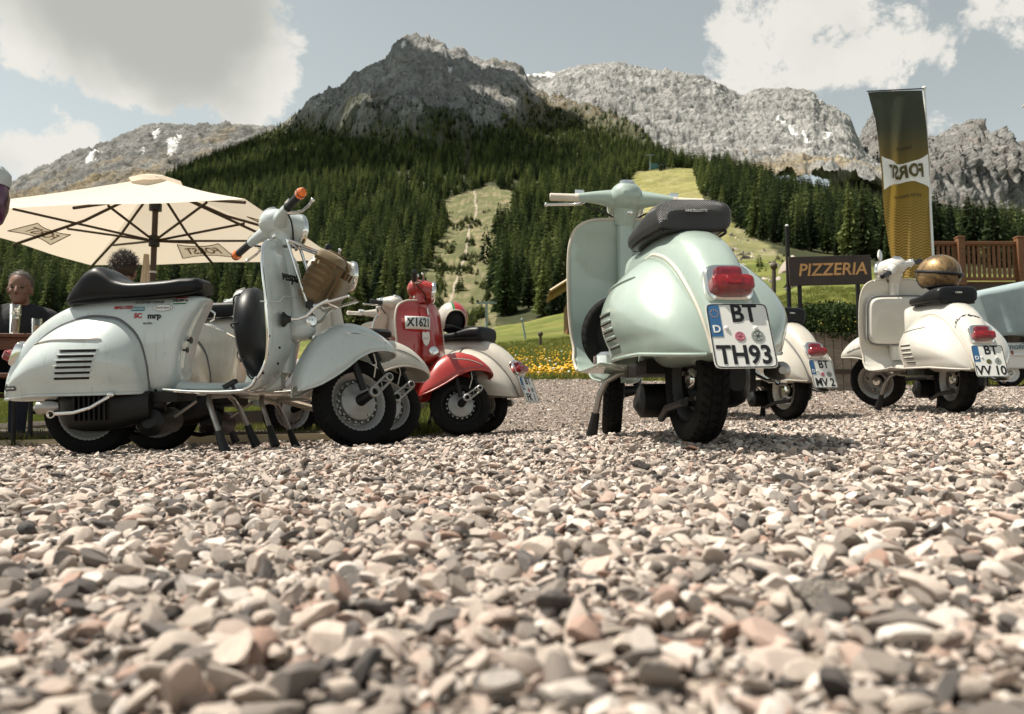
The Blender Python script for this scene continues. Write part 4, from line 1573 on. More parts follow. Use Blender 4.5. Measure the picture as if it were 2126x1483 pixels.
stones()


# ------------------------------------------------------------------ trees
def crown_mat(name, dark, light):
    m, nt, b = nodes(name)
    try:
        t = tint_attr(nt)
    except Exception:
        t = None
    oi = N_(nt, 'ShaderNodeObjectInfo')
    f = noise(nt, .9, 3)
    ad = N_(nt, 'ShaderNodeMath')
    ad.operation = 'ADD'
    sc_ = N_(nt, 'ShaderNodeMath')
    sc_.operation = 'MULTIPLY'
    sc_.inputs[1].default_value = 1.5
    nt.links.new(oi.outputs['Random'], sc_.inputs[0])
    nt.links.new(sc_.outputs[0], ad.inputs[0])
    nt.links.new(f, ad.inputs[1])
    c = mixc(nt, ramp(nt, ad.outputs[0], .45, 1.85), c4(dark), c4(light))
    nt.links.new(c, b.inputs['Base Color'])
    b.inputs['Roughness'].default_value = .8
    b.inputs['Specular IOR Level'].default_value = .15
    b.inputs['Transmission Weight'].default_value = 0
    tr = N_(nt, 'ShaderNodeBsdfTranslucent')
    nt.links.new(c, tr.inputs['Color'])
    ms = N_(nt, 'ShaderNodeMixShader')
    ms.inputs[0].default_value = .22
    nt.links.new(b.outputs[0], ms.inputs[1])
    nt.links.new(tr.outputs[0], ms.inputs[2])
    nt.links.new(ms.outputs[0], nt.nodes['Material Output'].inputs['Surface'])
    return m


M_['spruce'] = crown_mat('spruce needles', (.022, .036, .020), (.078, .102, .042))
M_['larch'] = crown_mat('larch needles', (.055, .084, .030), (.205, .235, .085))
M_['bark'] = mat('conifer bark', (.07, .05, .035), .9, var=.3)


def conifer(seed, whorls, per, H=1.0, rad=.17, base=.08, pw=.85):
    rs = np.random.default_rng(seed)
    V, F = [], []

    def kite(p, d, L, w, droop, roll):
        side = np.cross(d, [0, 0, 1.0])
        side /= np.linalg.norm(side) + 1e-9
        up = np.array([0, 0, 1.0])
        sd = side * math.cos(roll) + up * math.sin(roll)
        mid = p + d * L * .5 + up * (-droop * L * .35)
        tip = p + d * L + up * (-droop * L)
        o = len(V)
        V.extend([p, mid + sd * w, tip, mid - sd * w])
        F.append((o, o + 1, o + 2, o + 3))
    for i in range(whorls):
        h = base + (1 - base) * (i + rs.uniform(-.3, .3)) / whorls
        h = min(max(h, base), .985)
        r = rad * (1 - (h - base) / (1 - base)) ** pw * rs.uniform(.72, 1.12) + .006
        if h < base + .12:
            r *= .6 + .4 * (h - base) / .12
        k = max(4, int(per * (.55 + .45 * (1 - h))))
        a0 = rs.uniform(0, 6.28)
        for j in range(k):
            a = a0 + 6.283 * (j + rs.uniform(-.3, .3)) / k
            L = r * rs.uniform(.65, 1.15)
            d = np.array([math.cos(a), math.sin(a), rs.uniform(-.05, .25)])
            p = np.array([0, 0, h]) + d * L * .12
            kite(p, d, L, L * rs.uniform(.16, .28) + .004, rs.uniform(.15, .5), rs.uniform(-.5, .5))
            kite(p + d * L * .15, d, L * .85, L * .2 + .003, rs.uniform(.25, .7), rs.uniform(.9, 2.2))
    V = np.array(V) * H
    me = bpy.data.meshes.new('crown')
    me.from_pydata(V.tolist(), [], F)
    me.update()
    return me


def trunk_mesh():
    b = MB()
    b.tube([(0, 0, -.04), (0, 0, .1), (.004, 0, .5), (0, 0, .95)], [.017, .013, .008, .002], 7)
    me = b.mesh('trunk')
    me.materials.append(M_['bark'])
    return me


def forest():
    TR = trunk_mesh()
    near_meshes = []
    for k in range(5):
        for mm in ('spruce', 'larch'):
            me = conifer(100 + k, 38, 11, 1, .155 + .014 * k, .05 + .02 * (k % 3), .8 + .08 * (k % 3))
            me.materials.append(M_[mm])
            near_meshes.append(me)
    far_protos = []
    for k in range(8):
        me = conifer(200 + k, 20, 7, 1, .15 + .016 * (k % 4), .05, .75 + .07 * (k % 3))
        me.materials.append(M_['spruce' if k in (0, 3, 5) else 'larch'])
        far_protos.append(proto('far_tree', me, None))
    n = 62000
    px = rng.uniform(-350, 2480, n)
    u = rng.uniform(0, 1, n)
    d = np.sqrt(225**2 + u * (2150**2 - 225**2))
    dc = np.interp(px, SKX, SKD)
    ok = d < dc * .995
    px, d = px[ok], d[ok]
    y = table_y(px, d)
    x, _ = ray(px, y, d)
    tl = np.interp(px, TREELINE_X, TREELINE_Y)
    jit = 14 * gnoise(np.stack([x / 40, d / 40, 0 * d], -1))
    ok = (y + jit > tl) & ~in_poly(px + jit * .5, y + jit * .4, GULLY) & ~in_poly(px + jit * .4, y + jit * .3, PISTE)
    ok &= ~((np.abs(px - 968 + jit * 1.2) < 5 + jit * .5) & (y < 430) & (y > 290) & (jit > -5))
    ok &= d > np.interp(px, [-400, 700, 1000, 1180, 1500, 1700, 2500], [225, 235, 240, 250, 330, 300, 260])
    # small clearings
    cl = fbm(np.stack([x / 60, d / 60, 0 * d + 4], -1), 3)
    ok &= ~((cl > .22) & (px > 1020) & (px < 1420))
    ok &= ~((cl > .30) & (y > 400))
    ok &= ~(gnoise(np.stack([x / 17, d / 17, 0 * d + 9], -1)) > .30)
    ok &= rng.uniform(0, 1, len(px)) < np.clip((tl * 0 + 1.15) - .25 * (cl > .12), 0, 1)
    ok &= rng.uniform(0, 1, len(px)) < np.interp(d, [225, 420, 700, 1300], [.55, .8, 1, 1])
    px, d, y, x = px[ok], d[ok], y[ok], x[ok]
    z = hill_z(px, d)
    h = np.clip(rng.normal(21, 5.5, len(d)), 8, 33) * np.interp(y, [250, 330, 450], [.55, .8, 1.0]) * np.interp(px, [880, 980, 1100], [1, 1, 1.0])
    order = np.argsort(d)
    vis = order[(px[order] > -60) & (px[order] < 2190)]
    big = vis[:300]
    isbig = np.zeros(len(d), bool)
    isbig[big] = True
    for q in big:
        left = px[q] < 1000
        mi = int(rng.integers(0, len(near_meshes)))
        if px[q] > 1500:
            mi = mi if mi % 2 == 0 or rng.uniform() < .5 else mi - 1
        t = bpy.data.objects.new('conifer_tree', None)
        t.empty_display_size = .5
        COL.objects.link(t)
        t.location = (x[q], d[q], z[q] - .3)
        t.rotation_euler = (rng.normal(0, .02), rng.normal(0, .02), rng.uniform(0, 6.28))
        t.scale = (h[q] * rng.uniform(.9, 1.15),) * 2 + (h[q],)
        g = 'conifers at the foot of the forest'
        if px[q] < 700:
            tag(t, 'dark conifer at the forest foot behind the umbrella and the terrace', 'tree', g)
        elif px[q] < 1250:
            tag(t, 'sunlit conifer at the forest foot above the sloping meadow', 'tree', g)
        else:
            tag(t, 'dark conifer in the forest row above the restaurant sign and deck', 'tree', g)
        for nm, me in (('trunk', TR), ('crown', near_meshes[mi])):
            o = bpy.data.objects.new(nm, me)
            COL.objects.link(o)
            o.parent = t
    r = ~isbig
    m = r.sum()
    sc = np.stack([h[r], h[r], h[r]], -1) * np.stack([rng.uniform(.75, 1.45, m)] * 2 + [np.ones(m)], -1)
    scatter('forest', np.stack([x[r], d[r], z[r] - .4], -1), np.stack([np.zeros(m), np.zeros(m), rng.uniform(0, 6.28, m)], -1), sc,
            np.where(px[r] > 1480, rng.choice([0, 3, 5, 0, 3, 6, 1, 2], m), rng.integers(0, 8, m)), rng.uniform(0, 1, m), far_protos, 'conifer forest covering the mountainside below the rocks')
    # dwarf pines creeping up the rock
    n = 15000
    px = rng.uniform(345, 1345, n)
    d = rng.uniform(900, 2250, n)
    dc = np.interp(px, SKX, SKD)
    ok = d < dc * .99
    px, d = px[ok], d[ok]
    y = table_y(px, d)
    x, _ = ray(px, y, d)
    tl = np.interp(px, TREELINE_X, TREELINE_Y)
    nz = fbm(np.stack([x / 60, d / 60, 0 * d + 8], -1), 4)
    ok = (y < tl + 12) & (y > tl - 75) & (nz > -.22 + (tl - y) / 130)
    px, d, y, x = px[ok], d[ok], y[ok], x[ok]
    m = len(d)
    s = rng.uniform(3.0, 7.5, m)
    scatter('dwarf_pines', np.stack([x, d, hill_z(px, d) - .6], -1), np.stack([np.zeros(m), np.zeros(m), rng.uniform(0, 6.28, m)], -1), np.stack([s * 1.7, s * 1.7, s], -1), rng.integers(0, 8, m), rng.uniform(0, 1, m),
            [proto('dwarf_pine_piece', p.data, None) for p in far_protos], 'dark dwarf pines creeping up the rocky flank above the forest')
    # bushes in the gully and on the rough meadow
    n = 5200
    px = np.concatenate([rng.uniform(870, 1030, n), rng.uniform(1500, 1830, 700)])
    d = np.concatenate([rng.uniform(260, 860, n), rng.uniform(120, 330, 700)])
    y = table_y(px, d)
    nz = gnoise(np.stack([px / 30, y / 24, 0 * px], -1))
    ok = (in_poly(px, y, GULLY) & (nz > .08)) | (in_poly(px, y, PISTE) & (px > 1515) & (nz > .22))
    px, d, y = px[ok], d[ok], y[ok]
    x, _ = ray(px, y, d)
    z = hill_z(px, d)
    m = len(d)
    s = np.exp(rng.normal(math.log(2.2), .5, m)) * np.where(px > 1500, .5, 1)
    bp = [proto('bush_piece', p.data, None) for p in far_protos]
    scatter('gully_bushes', np.stack([x, d, z - .2], -1), np.stack([np.zeros(m), np.zeros(m), rng.uniform(0, 6.28, m)], -1), np.stack([s * 1.9, s * 1.9, s], -1), rng.integers(0, 8, m), rng.uniform(0, 1, m), bp,
            'low bushes dotted over the open gully in the forest')
    # boulders on the rough meadow
    n = 900
    px = rng.uniform(1515, 1830, n)
    d = rng.uniform(70, 330, n)
    y = table_y(px, d)
    nz = gnoise(np.stack([px / 40, y / 18, 0 * px + 3], -1))
    ok = in_poly(px, y, PISTE) & (nz > .05)
    px, d, y = px[ok], d[ok], y[ok]
    x, _ = ray(px, y, d)
    m = len(d)
    s = np.exp(rng.normal(math.log(.5), .5, m))
    scatter('scree', np.stack([x, d, hill_z(px, d)], -1), rng.uniform(0, 6, (m, 3)), np.repeat(s[:, None], 3, 1), rng.integers(0, 5, m), rng.uniform(.0, .6, m), [proto('scree_piece', stone_mesh(60 + k, 2), None) for k in range(5)],
            'grey scree blocks strewn over the meadow behind the sign')


forest()


# ------------------------------------------------------------------ meadow grass and flowers
M_['blade'] = crown_mat('grass blades', (.085, .115, .022), (.20, .20, .05))
M_['petal'] = mat('yellow petals', (.75, .42, .02), .7, var=.2)
M_['petalwhite'] = mat('white petals', (.75, .75, .68), .7, var=.1)


def meadow():
    protos = []
    for k in range(5):
        rs = np.random.default_rng(k)
        V, F = [], []
        for i in range(34):
            a, rr = rs.uniform(0, 6.28), rs.uniform(0, 1) ** .5
            p = np.array([math.cos(a) * rr, math.sin(a) * rr, 0])
            q = rs.uniform(0, 6.28)
            w = np.array([math.cos(q), math.sin(q), 0]) * .035
            l = np.array([rs.normal(0, .25), rs.normal(0, .25), rs.uniform(.5, 1.1)])
            o = len(V)
            V += [p - w, p + w, p + l * .6 + w * .7, p + l, p + l * .6 - w * .7]
            F += [(o, o + 1, o + 2, o + 3, o + 4)]
        me = bpy.data.meshes.new('tuft')
        me.from_pydata([tuple(v) for v in V], [], F)
        me.materials.append(M_['blade'])
        protos.append(proto('tuft', me, None))
    n = 30000
    d = np.exp(rng.uniform(math.log(5.3), math.log(60), n))
    px = rng.uniform(-100, 2230, n)
    y = table_y(px, d)
    x = ray(px, y, d)[0]
    ok = ~gravel_mask(x, d)
    x, d = x[ok], d[ok]
    z = ground_z(x, d) - .03
    m = len(d)
    s = rng.uniform(.05, .13, m) * np.interp(d, [5, 20, 60], [1, 1.3, 2.2])
    scatter('meadow_grass', np.stack([x, d, z], -1), np.stack([np.zeros(m), np.zeros(m), rng.uniform(0, 6.28, m)], -1), np.stack([s * 1.3, s * 1.3, s], -1), rng.integers(0, 5, m), rng.uniform(0, 1, m), protos,
            'lush meadow grass around the gravel lot')
    n = 5200
    px = rng.uniform(1560, 1900, n)
    d = rng.uniform(10.9, 20, n)
    y = table_y(px, d)
    x = ray(px, y, d)[0]
    ok = ~gravel_mask(x, d)
    x, d = x[ok], d[ok]
    m = len(d)
    s = rng.uniform(.10, .26, m)
    scatter('tall_grass', np.stack([x, d, ground_z(x, d) - .05], -1), np.stack([np.zeros(m), np.zeros(m), rng.uniform(0, 6.28, m)], -1), np.stack([s * .9, s * .9, s], -1), rng.integers(0, 5, m), rng.uniform(0, 1, m),
            [proto('tuft', p.data, None) for p in protos], 'tall unmown grass on the bank behind the sign')
    fl = []
    for mm in ('petal', 'petalwhite'):
        b = MB()
        b.ell((0, 0, 1), (.42, .42, .16), 5, 8)
        b.tube([(0, 0, 0), (.05, 0, .9)], .04, 4)
        me = b.mesh('flower')
        me.materials.append(M_[mm])
        fl.append(proto('flower', me, None))
    n = 5600
    d = np.exp(rng.uniform(math.log(11.5), math.log(42), n))
    px = rng.uniform(860, 2000, n)
    y = table_y(px, d)
    x = ray(px, y, d)[0]
    cl = gnoise(np.stack([x / 1.2, d / 2.0, 0 * d], -1))
    ok = ~gravel_mask(x, d) & (cl > -.14) & (rng.uniform(0, 1, n) < np.interp(d, [11, 24, 42], [1, .7, .3])) & ((px < 1300) | (rng.uniform(0, 1, n) < .35))
    x, d = x[ok], d[ok]
    z = ground_z(x, d) + .0
    m = len(d)
    s = rng.uniform(.04, .095, m)
    scatter('meadow_flowers', np.stack([x, d, z], -1), np.stack([rng.normal(0, .25, m), rng.normal(0, .25, m), rng.uniform(0, 6.28, m)], -1), np.stack([s * .8, s * .8, s * 1.7], -1), (rng.uniform(0, 1, m) < .08).astype(int), rng.uniform(0, 1, m), fl,
            'yellow dandelions flowering in the meadow grass')


meadow()

# ------------------------------------------------------------------ the scooters
def side_text(root, s, m, x0, z0, size, sg=-1, fn=None, name='sticker_lettering', **k):
    fn = fn or body_y

    def warp(co):
        x, z = x0 + co[:, 0] * (1 if sg < 0 else -1), z0 + co[:, 1]
        return np.stack([x, sg * (fn(x, z) + .0016 + co[:, 2]), z], -1)
    return text(name, s, M_[m], root, None, size, warp=warp, **k)


def side_patch(root, m, x0, z0, w, h, sg=-1, off=.0008, fn=None, e=6., name='sticker'):
    fn = fn or body_y
    th = np.linspace(0, 2 * np.pi, 28, endpoint=False)
    rr = np.array([0, .5, 1.])
    X = x0 + np.outer(rr, w / 2 * spow(np.cos(th), 2 / e))
    Z = z0 + np.outer(rr, h / 2 * spow(np.sin(th), 2 / e))
    Yv = sg * (fn(X, Z) + off)
    b = MB()
    b.grid(np.stack([X, Yv, Z], -1)[::(1 if sg < 0 else -1)], cv=True)
    return b.build(name, M_[m], root, angle=180)


def cowl_y(x, z):
    return cowl_pt(x, z=z)[..., 1]


# 1: the pale blue scooter at the left
s1, S1 = scooter(dict(label='worn pale ice-blue scooter with tan bag rack and orange bar-end indicators, side-on at left', paint='ice', steer=43, seat='long', seat_e=3.4, louvre='slots', indicators=True,
                      trim='greytrim', hi=True, plate=None, rim='alu'))
place(s1, -1.945, 3.72, .9, 3.5)
for (t, m, x, z, sz, kw) in (('MALOSSI', 'ridedinkred', .20, .672, .021, dict(shear=.2, bold=.0006)), ('SCOOTER CENTER', 'ink', .315, .694, .015, {}), ('SC', 'ridedinkred', .272, .632, .030, dict(bold=.0012)),
                             ('mrp', 'ink', .345, .630, .036, dict(bold=.0014)), ('SKYTEC', 'ink', .318, .596, .012, {}), ('DELIERTa', 'ink', .452, .700, .017, dict(bold=.0008))):
    if t == 'DELIERTa':
        side_patch(s1, 'whiteprint', .452, .700, .062, .036)
        side_patch(s1, 'ridedinkred', .452, .7145, .060, .007, off=.0014)
        side_patch(s1, 'inkgreen', .452, .6855, .060, .007, off=.0014)
    side_text(s1, t, m, x, z, sz, **kw)
side_patch(s1, 'inkblue', .268, .664, .062, .020)
side_text(s1, 'BGM PRO', 'whiteprint', .268, .664, .013)
side_patch(s1, 'ink', .378, .668, .090, .034, e=2.)
side_patch(s1, 'whiteprint', .378, .668, .086, .030, e=2., off=.0013)
side_text(s1, 'Grand Sport', 'ink', .378, .668, .014, shear=.2)
side_patch(s1, 'ink', -.262, .318, .075, .020, fn=cowl_y, off=.0035, e=8)
side_patch(s1, 'ink', -.292, .322, .024, .036, fn=cowl_y, off=.0030, e=2)
side_text(s1, 'SUPERSONIC', 'whiteprint', -.256, .318, .0095, fn=lambda x, z: cowl_y(x, z) + .004)


def spare(b):
    b.lathe([(-.066, .004), (-.066, .10), (-.060, .165), (-.045, .198), (-.02, .215), (.02, .216), (.045, .20), (.06, .165), (.062, .05)], (.775, 0, .545), (1, 0, .12), 48)


sp = part('spare_wheel_cover', M_['leather'], s1, spare)
for a in (0, 45, 90, 135):
    q = R(a + 12)
    e1 = Vector((-.12, 0, 1)).normalized()
    pts = []
    ax = Vector((1, 0, .12)).normalized()
    for k in np.linspace(-1, 1, 15):
        rr = .214 * math.sin(k * math.pi / 2)
        hh = -.070 + .048 * abs(k) ** 5
        pts.append(Vector((.775, 0, .545)) + ax * hh + (e1 * math.cos(q) + Vector((0, 1, 0)) * math.sin(q)) * rr)
    part('cover_strap', M_['blackplastic'], sp, lambda b: b.tube(pts, .004, 6))
part('cover_rim_cord', M_['greytrim'], sp, lambda b: b.lathe([(-.048, .196), (-.044, .203), (-.040, .200)], (.775, 0, .545), (1, 0, .12), 40))
text('badge', 'vespa', M_['ink'], s1, frame((.962, -.145, .79), (.30, 1, -.02), (-.09, 0, 1), (1, -.30, .09)), .062, bold=.0012, shear=.35, ext=.002)
# seam line pressed into the front of the shield
part('shield_moulding', M_['ice'], s1, lambda b: b.tube([(.867, -.277, .67), (.900, -.255, .672), (.932, -.21, .674), (.944, -.18, .70), (.947, -.12, .705), (.985, -.06, .70)], .003, 6))
rk = part('front_rack', M_['chrome'], s1, lambda b: [b.tube([(.945, sg * .12, .965), (.985, sg * .125, .83), (1.035, sg * .13, .67), (1.05, sg * .13, .655), (1.22, sg * .13, .70)], .0075, 10) for sg in (1, -1)] and
          [b.tube([(x, -.13, z), (x, .13, z)], .006, 8) for x, z in ((.95, .955), (1.035, .67), (1.12, .672), (1.22, .70))])
for sg in (1, -1):
    part('rack_stay', M_['chrome'], rk, lambda b: b.tube([(1.13, sg * .13, .685), (1.075, sg * .135, .655), (1.035, sg * .15, .612), (1.0, sg * .165, .598), (.965, sg * .175, .597)], .0085, 10))
    part('stay_foot', M_['blackplastic'], rk, lambda b: b.tube([(.972, sg * .174, .597), (.958, sg * .178, .597), (.945, sg * .182, .596), (.935, sg * .185, .596)], [.013, .018, .034, .034], 16))
    part('rack_rail', M_['chrome'], rk, lambda b: b.tube([(.95, sg * .12, .962), (1.10, sg * .12, .90), (1.16, sg * .12, .865)], .006, 8))
part('clutch_cable', M_['blackplastic'], s1, lambda b: b.tube([(.89, .10, 1.02), (.95, .16, .98), (.93, .10, .95)], .006, 8))
part('mirror_clamp', M_['blackplastic'], s1, lambda b: b.box((1.045, -.13, .665), (.035, .02, .03)), bevel=.004)

# the bag on the rack
bag = empty('bag')
bag.parent = None
BM = s1.matrix_basis.copy()
tag(bag, 'tan canvas field bag strapped on the front rack of the pale blue scooter', 'bag')
bag.scale = (.9, .9, .9)
bag.location = BM @ Vector((1.085, 0, .79))
bag.rotation_euler = (s1.rotation_euler.to_matrix() @ Matrix.Rotation(R(30), 3, 'Y')).to_euler()


def bagbody(b):
    def f(z, sx, sy):
        return (z, sx, sy)
    b.rloft([(-.13, .09, .24), (-.122, .13, .28), (-.10, .16, .31), (0, .18, .33), (.09, .16, .315), (.115, .12, .28), (.125, .07, .2)], 40, 2.6)
    V = b.arr()
    V += (.008 * fbm(V * 14, 3))[:, None] * np.sign(V)
    b.v = [V]


part('bag_body', M_['canvas'], bag, bagbody, angle=60)
part('front_pocket', M_['canvas'], bag, lambda b: b.rloft([(-.09, .03, .20, .095, 0), (-.07, .05, .22, .095, 0), (.0, .055, .225, .095, 0), (.04, .045, .21, .093, 0), (.05, .02, .18, .09, 0)], 32, 5))
for y in (-.13, -.045, .045, .13):
    part('webbing_strap', M_['canvasdark'], bag, lambda b: [b.box((.089 * math.cos(k) if False else x, y, z), (.012, .022, .06)) for x, z in ((.089, -.06), (.091, 0), (.088, .06))])
for z in (-.055, -.02, .015, .05, .085):
    part('webbing_row', M_['canvasdark'], bag, lambda b: [b.box((.0, sg * .158, z), (.12, .012, .016)) for sg in (1, -1)])
part('top_flap', M_['canvas'], bag, lambda b: b.rloft([(.095, .165, .31), (.12, .16, .30), (.138, .13, .27), (.142, .08, .2)], 36, 4.5))
part('flap_strap', M_['canvasdark'], bag, lambda b: b.tube([(-.09, -.06, .10), (-.03, -.06, .145), (.05, -.06, .147), (.098, -.06, .10), (.102, -.06, .0)], .009, 6))

# 2: cream scooter right behind it
s2, S2 = scooter(dict(label='cream scooter with cone-shaped headlamp, half hidden behind the pale blue scooter', paint='cream', steer=30, seat='bench', cone=.07, head_dz=-.07, droop=13, trim='greytrim'))
place(s2, -1.92, 4.36, 1.0, -3)
part('crash_bar', M_['chrome'], s2, lambda b: (b.tube([(.30, -.20, .66), (.36, -.26, .64), (.44, -.26, .60), (.47, -.20, .58)], .008, 10), b.tube([(.40, -.06, .74), (.47, -.08, .76), (.50, -.06, .70)], .007, 10)))

# 3: cream scooter farther back, handlebar showing
s3, S3 = scooter(dict(label='cream scooter far back, only its handlebar rising beside the cone-shaped headlamp', paint='cream', steer=0, seat='bench', grip='ivorygrip', trim='greytrim'))
place(s3, -1.75, 7.75, -48, 0)

# 4: red scooter
s4, S4 = scooter(dict(label='scratched red scooter with X1621 lettered on its leg shield', paint='red', steer=47, seat='bench', trim='trim', alu_hub=True, rim='darkmetal'))
place(s4, -1.38, 6.2, -33, 2)
PX4 = frame((.992, -.065, .79), (.55, .85, 0), (-.06, .02, 1), (.85, -.55, .06))
part('shield_plate', M_['platewhite'], s4, lambda b: b.grid(np.stack([np.stack([np.linspace(.918, .985, 9) + .003, np.linspace(-.21, -.018, 9), np.full(9, z)], -1) + np.array([0.02 * np.sin(np.pi * k / 8) for k in range(9)])[:, None] * np.array([1, 0, 0]) for z in (.755, .79, .845)])), solid=.003, angle=180)


def warp4(co):
    t = np.clip((co[:, 0] + .1) / .2, 0, 1)
    y = -.21 + .192 * t
    x = .918 + .067 * t + .003 + .02 * np.sin(np.pi * t)
    return np.stack([x + .004 + co[:, 2], y, .80 + co[:, 1]], -1)


text('shield_number', 'X1621', M_['ink'], s4, None, .085, warp=warp4, bold=.0016, sx=.80)


def crest(b):
    o = np.array([(-.026, .045), (-.012, .052), (0, .042), (.012, .052), (.026, .045), (.028, 0), (.018, -.035), (0, -.055), (-.018, -.035), (-.028, 0)])
    M = frame((.982, -.058, .69), (.62, .78, 0), (-.05, .02, 1), (.78, -.62, .05))
    n = len(o)
    V = np.concatenate([np.c_[o, np.zeros(n)], np.c_[o * .9, np.full(n, .003)]])
    F = [tuple(range(n, 2 * n))] + [(i, (i + 1) % n, n + (i + 1) % n, n + i) for i in range(n)]
    b.add(V, F)
    b.xf(M)


cr4 = part('crest_badge', M_['platewhite'], s4, crest, smooth=False)
text('crest_lettering', 'CITY', M_['ridedinkred'], cr4, frame((.985, -.060, .69), (.62, .78, 0), (-.05, .02, 1), (.78, -.62, .05)), .018)
part('shield_stripe', M_['platewhite'], s4, lambda b: b.box((.966, -.012, .888), (.003, .012, .05), Matrix.Rotation(-.1, 3, 'Y')))
part('rolled_blanket', M_['greywood'], s4, lambda b: [b.tube([(.42 + .022 * k, -.17, .78 - .012 * k), (.42 + .022 * k, 0, .80 - .012 * k), (.42 + .022 * k, .17, .78 - .012 * k)], .016, 8) for k in range(5)])

# 5: cream scooter with the helmet on its seat
s5, S5 = scooter(dict(label='cream scooter turned away to the left, open helmet on its seat, beside the red scooter', paint='cream', steer=0, seat='hump', plate=('BT', 'FK 1'), trim='greytrim', rim='cream'))
place(s5, -.22, 6.0, 148, 0)

# 6: mint scooter
s6, S6 = scooter(dict(label='mint green scooter seen from behind, plate TH93, woven black seat', paint='teal', steer=-14, seat='hump', seatmat='carbon', seat_badge='ANCILLOTTI', plate=('BT', 'TH93'), trim='trim', grip='ivorygrip', hi=True,
                      rim='darkmetal', alu_hub=False, capmat='chrome'))
place(s6, .604, 2.61, 95.4, -1)

sw6 = bpy.data.objects.new('spare_wheel', tyre_mesh(False))
COL.objects.link(sw6)
sw6.parent = s6
sw6.matrix_local = Matrix.Translation((.70, .075, .43)) @ Matrix.Rotation(R(90), 4, 'Z') @ Matrix.Scale(.80, 4)
part('spare_hub', M_['darkmetal'], sw6, lambda b: b.lathe([(-.02, .14), (-.025, .09), (-.03, .02), (-.03, .002)], (0, 0, 0), (0, 1, 0), 24))
part('floor_tray', M_['chrome'], s6, lambda b: b.rloft([(0, .10, .16), (.045, .10, .16), (.06, .07, .12)], 24, 3).xf(frame((.52, .15, .285), (1, 0, 0), (0, 1, 0), (0, 0, 1))), angle=35)

# 7, 8
s7, S7 = scooter(dict(label='cream scooter with plate BT MV 2 half hidden behind the mint scooter', paint='cream', steer=0, seat='hump', seat_badge='CORSA', plate=('BT', 'MV 2'), trim='greytrim', rim='cream', seal='inkpink'))
place(s7, 1.97, 5.7, 104, 0)
s8, S8 = scooter(dict(label='ivory white scooter with plate VV 10 and a gold helmet on its seat', paint='white', steer=46, seat='hump', seat_badge='CORSA', plate=('BT', 'VV 10'), trim='trim', rim='alu', seal='inkgreen'))
place(s8, 2.815, 5.06, 86.5, 0)
gb = part('glovebox', M_['white'], s8, lambda b: b.rloft([(0, .44, .36), (.06, .44, .36), (.085, .40, .32), (.09, .3, .25)], 40, 6).xf(frame((.905, 0, .66), (0, -1, 0), (-.05, 0, 1), (-1, 0, -.05))), angle=35)
th = np.linspace(0, 2 * np.pi, 49)
part('glovebox_seal', M_['greytrim'], gb, lambda b: b.tube(np.stack([.222 * spow(np.cos(th), 2 / 6), .182 * spow(np.sin(th), 2 / 6), np.full(49, .064)], -1), .006, 8, cap=False).xf(frame((.905, 0, .66), (0, -1, 0), (-.05, 0, 1), (-1, 0, -.05))))

def tail_top(x, y):
    t, b, w = pchip(BX, BT, x), pchip(BX, BB, x), pchip(BX, BW, x)
    return (t + b) / 2 + (t - b) / 2 * np.clip(1 - np.abs(np.clip(y / w, -1, 1)) ** BE, 0, 1) ** (1 / BE)


def script_warp(co):
    y = .03 - co[:, 0]
    x = -.215 + .75 * co[:, 1] - .25 * co[:, 0]
    return np.stack([x - co[:, 2], y, tail_top(x, y) + .002 + co[:, 2]], -1)


text('script_badge', 'Super Sprint', M_['ink'], s8, None, .026, warp=script_warp, shear=.4, bold=.0003)
mi = part('mirror', M_['white'], s8, lambda b: (b.tube([(.84, .21, 1.04), (.83, .24, 1.10), (.80, .27, 1.14)], .006, 8), b.rloft([(-.006, .10, .055), (0, .105, .06), (.006, .10, .055)], 24, 3).xf(frame((.79, .28, 1.17), (.2, -1, .6), (0, .5, 1), (-1, 0, .1)))), M=S8)

# 9: pale scooter at the far left, its tail showing behind the first
s9, S9 = scooter(dict(label='pale green scooter at the left edge, red tail lamp showing behind the pale blue one', paint='ice', steer=0, seat='bench', head_dz=-.07, trim='greytrim', lamp_base='chrome'))
place(s9, -2.44, 4.90, 47, 0)


# ------------------------------------------------------------------ helmets
def helmet(name, label, loc, rz, mainmat, kindh):
    h = empty(name, loc, (0, 0, R(rz)))
    tag(h, label, 'helmet', 'open-face helmets on scooter seats')
    # open-face shell: forward +x
    nu, nv = 40, 60
    P = np.zeros((nu, nv, 3))
    for i, ph in enumerate(np.linspace(0, 1, nu)):
        for j, a in enumerate(np.linspace(-np.pi, np.pi, nv)):
            low = -.62 if abs(a) > .95 else -.62 + 1.02 * (1 - (abs(a) / .95) ** 3.0)
            e0 = math.asin(np.clip(low, -1, 1))
            el = math.pi / 2 + (e0 - math.pi / 2) * ph
            P[i, j] = (.142 * math.cos(el) * math.cos(a), .122 * math.cos(el) * math.sin(a), .135 * math.sin(el))
    P[..., 2] += .088
    sh = part('shell', mainmat, h, lambda b: b.grid(P, cv=False), solid=.012, off=-1, angle=180)
    part('edge_band', M_['trim' if kindh == 'tri' else 'blackplastic'], h, lambda b: b.tube(np.concatenate([P[-1], P[-1, :1]]), .006, 8, cap=False))
    part('lining', M_['slot'], h, lambda b: b.ell((-.005, 0, .085), (.118, .10, .112), 14, 24))
    return h, P


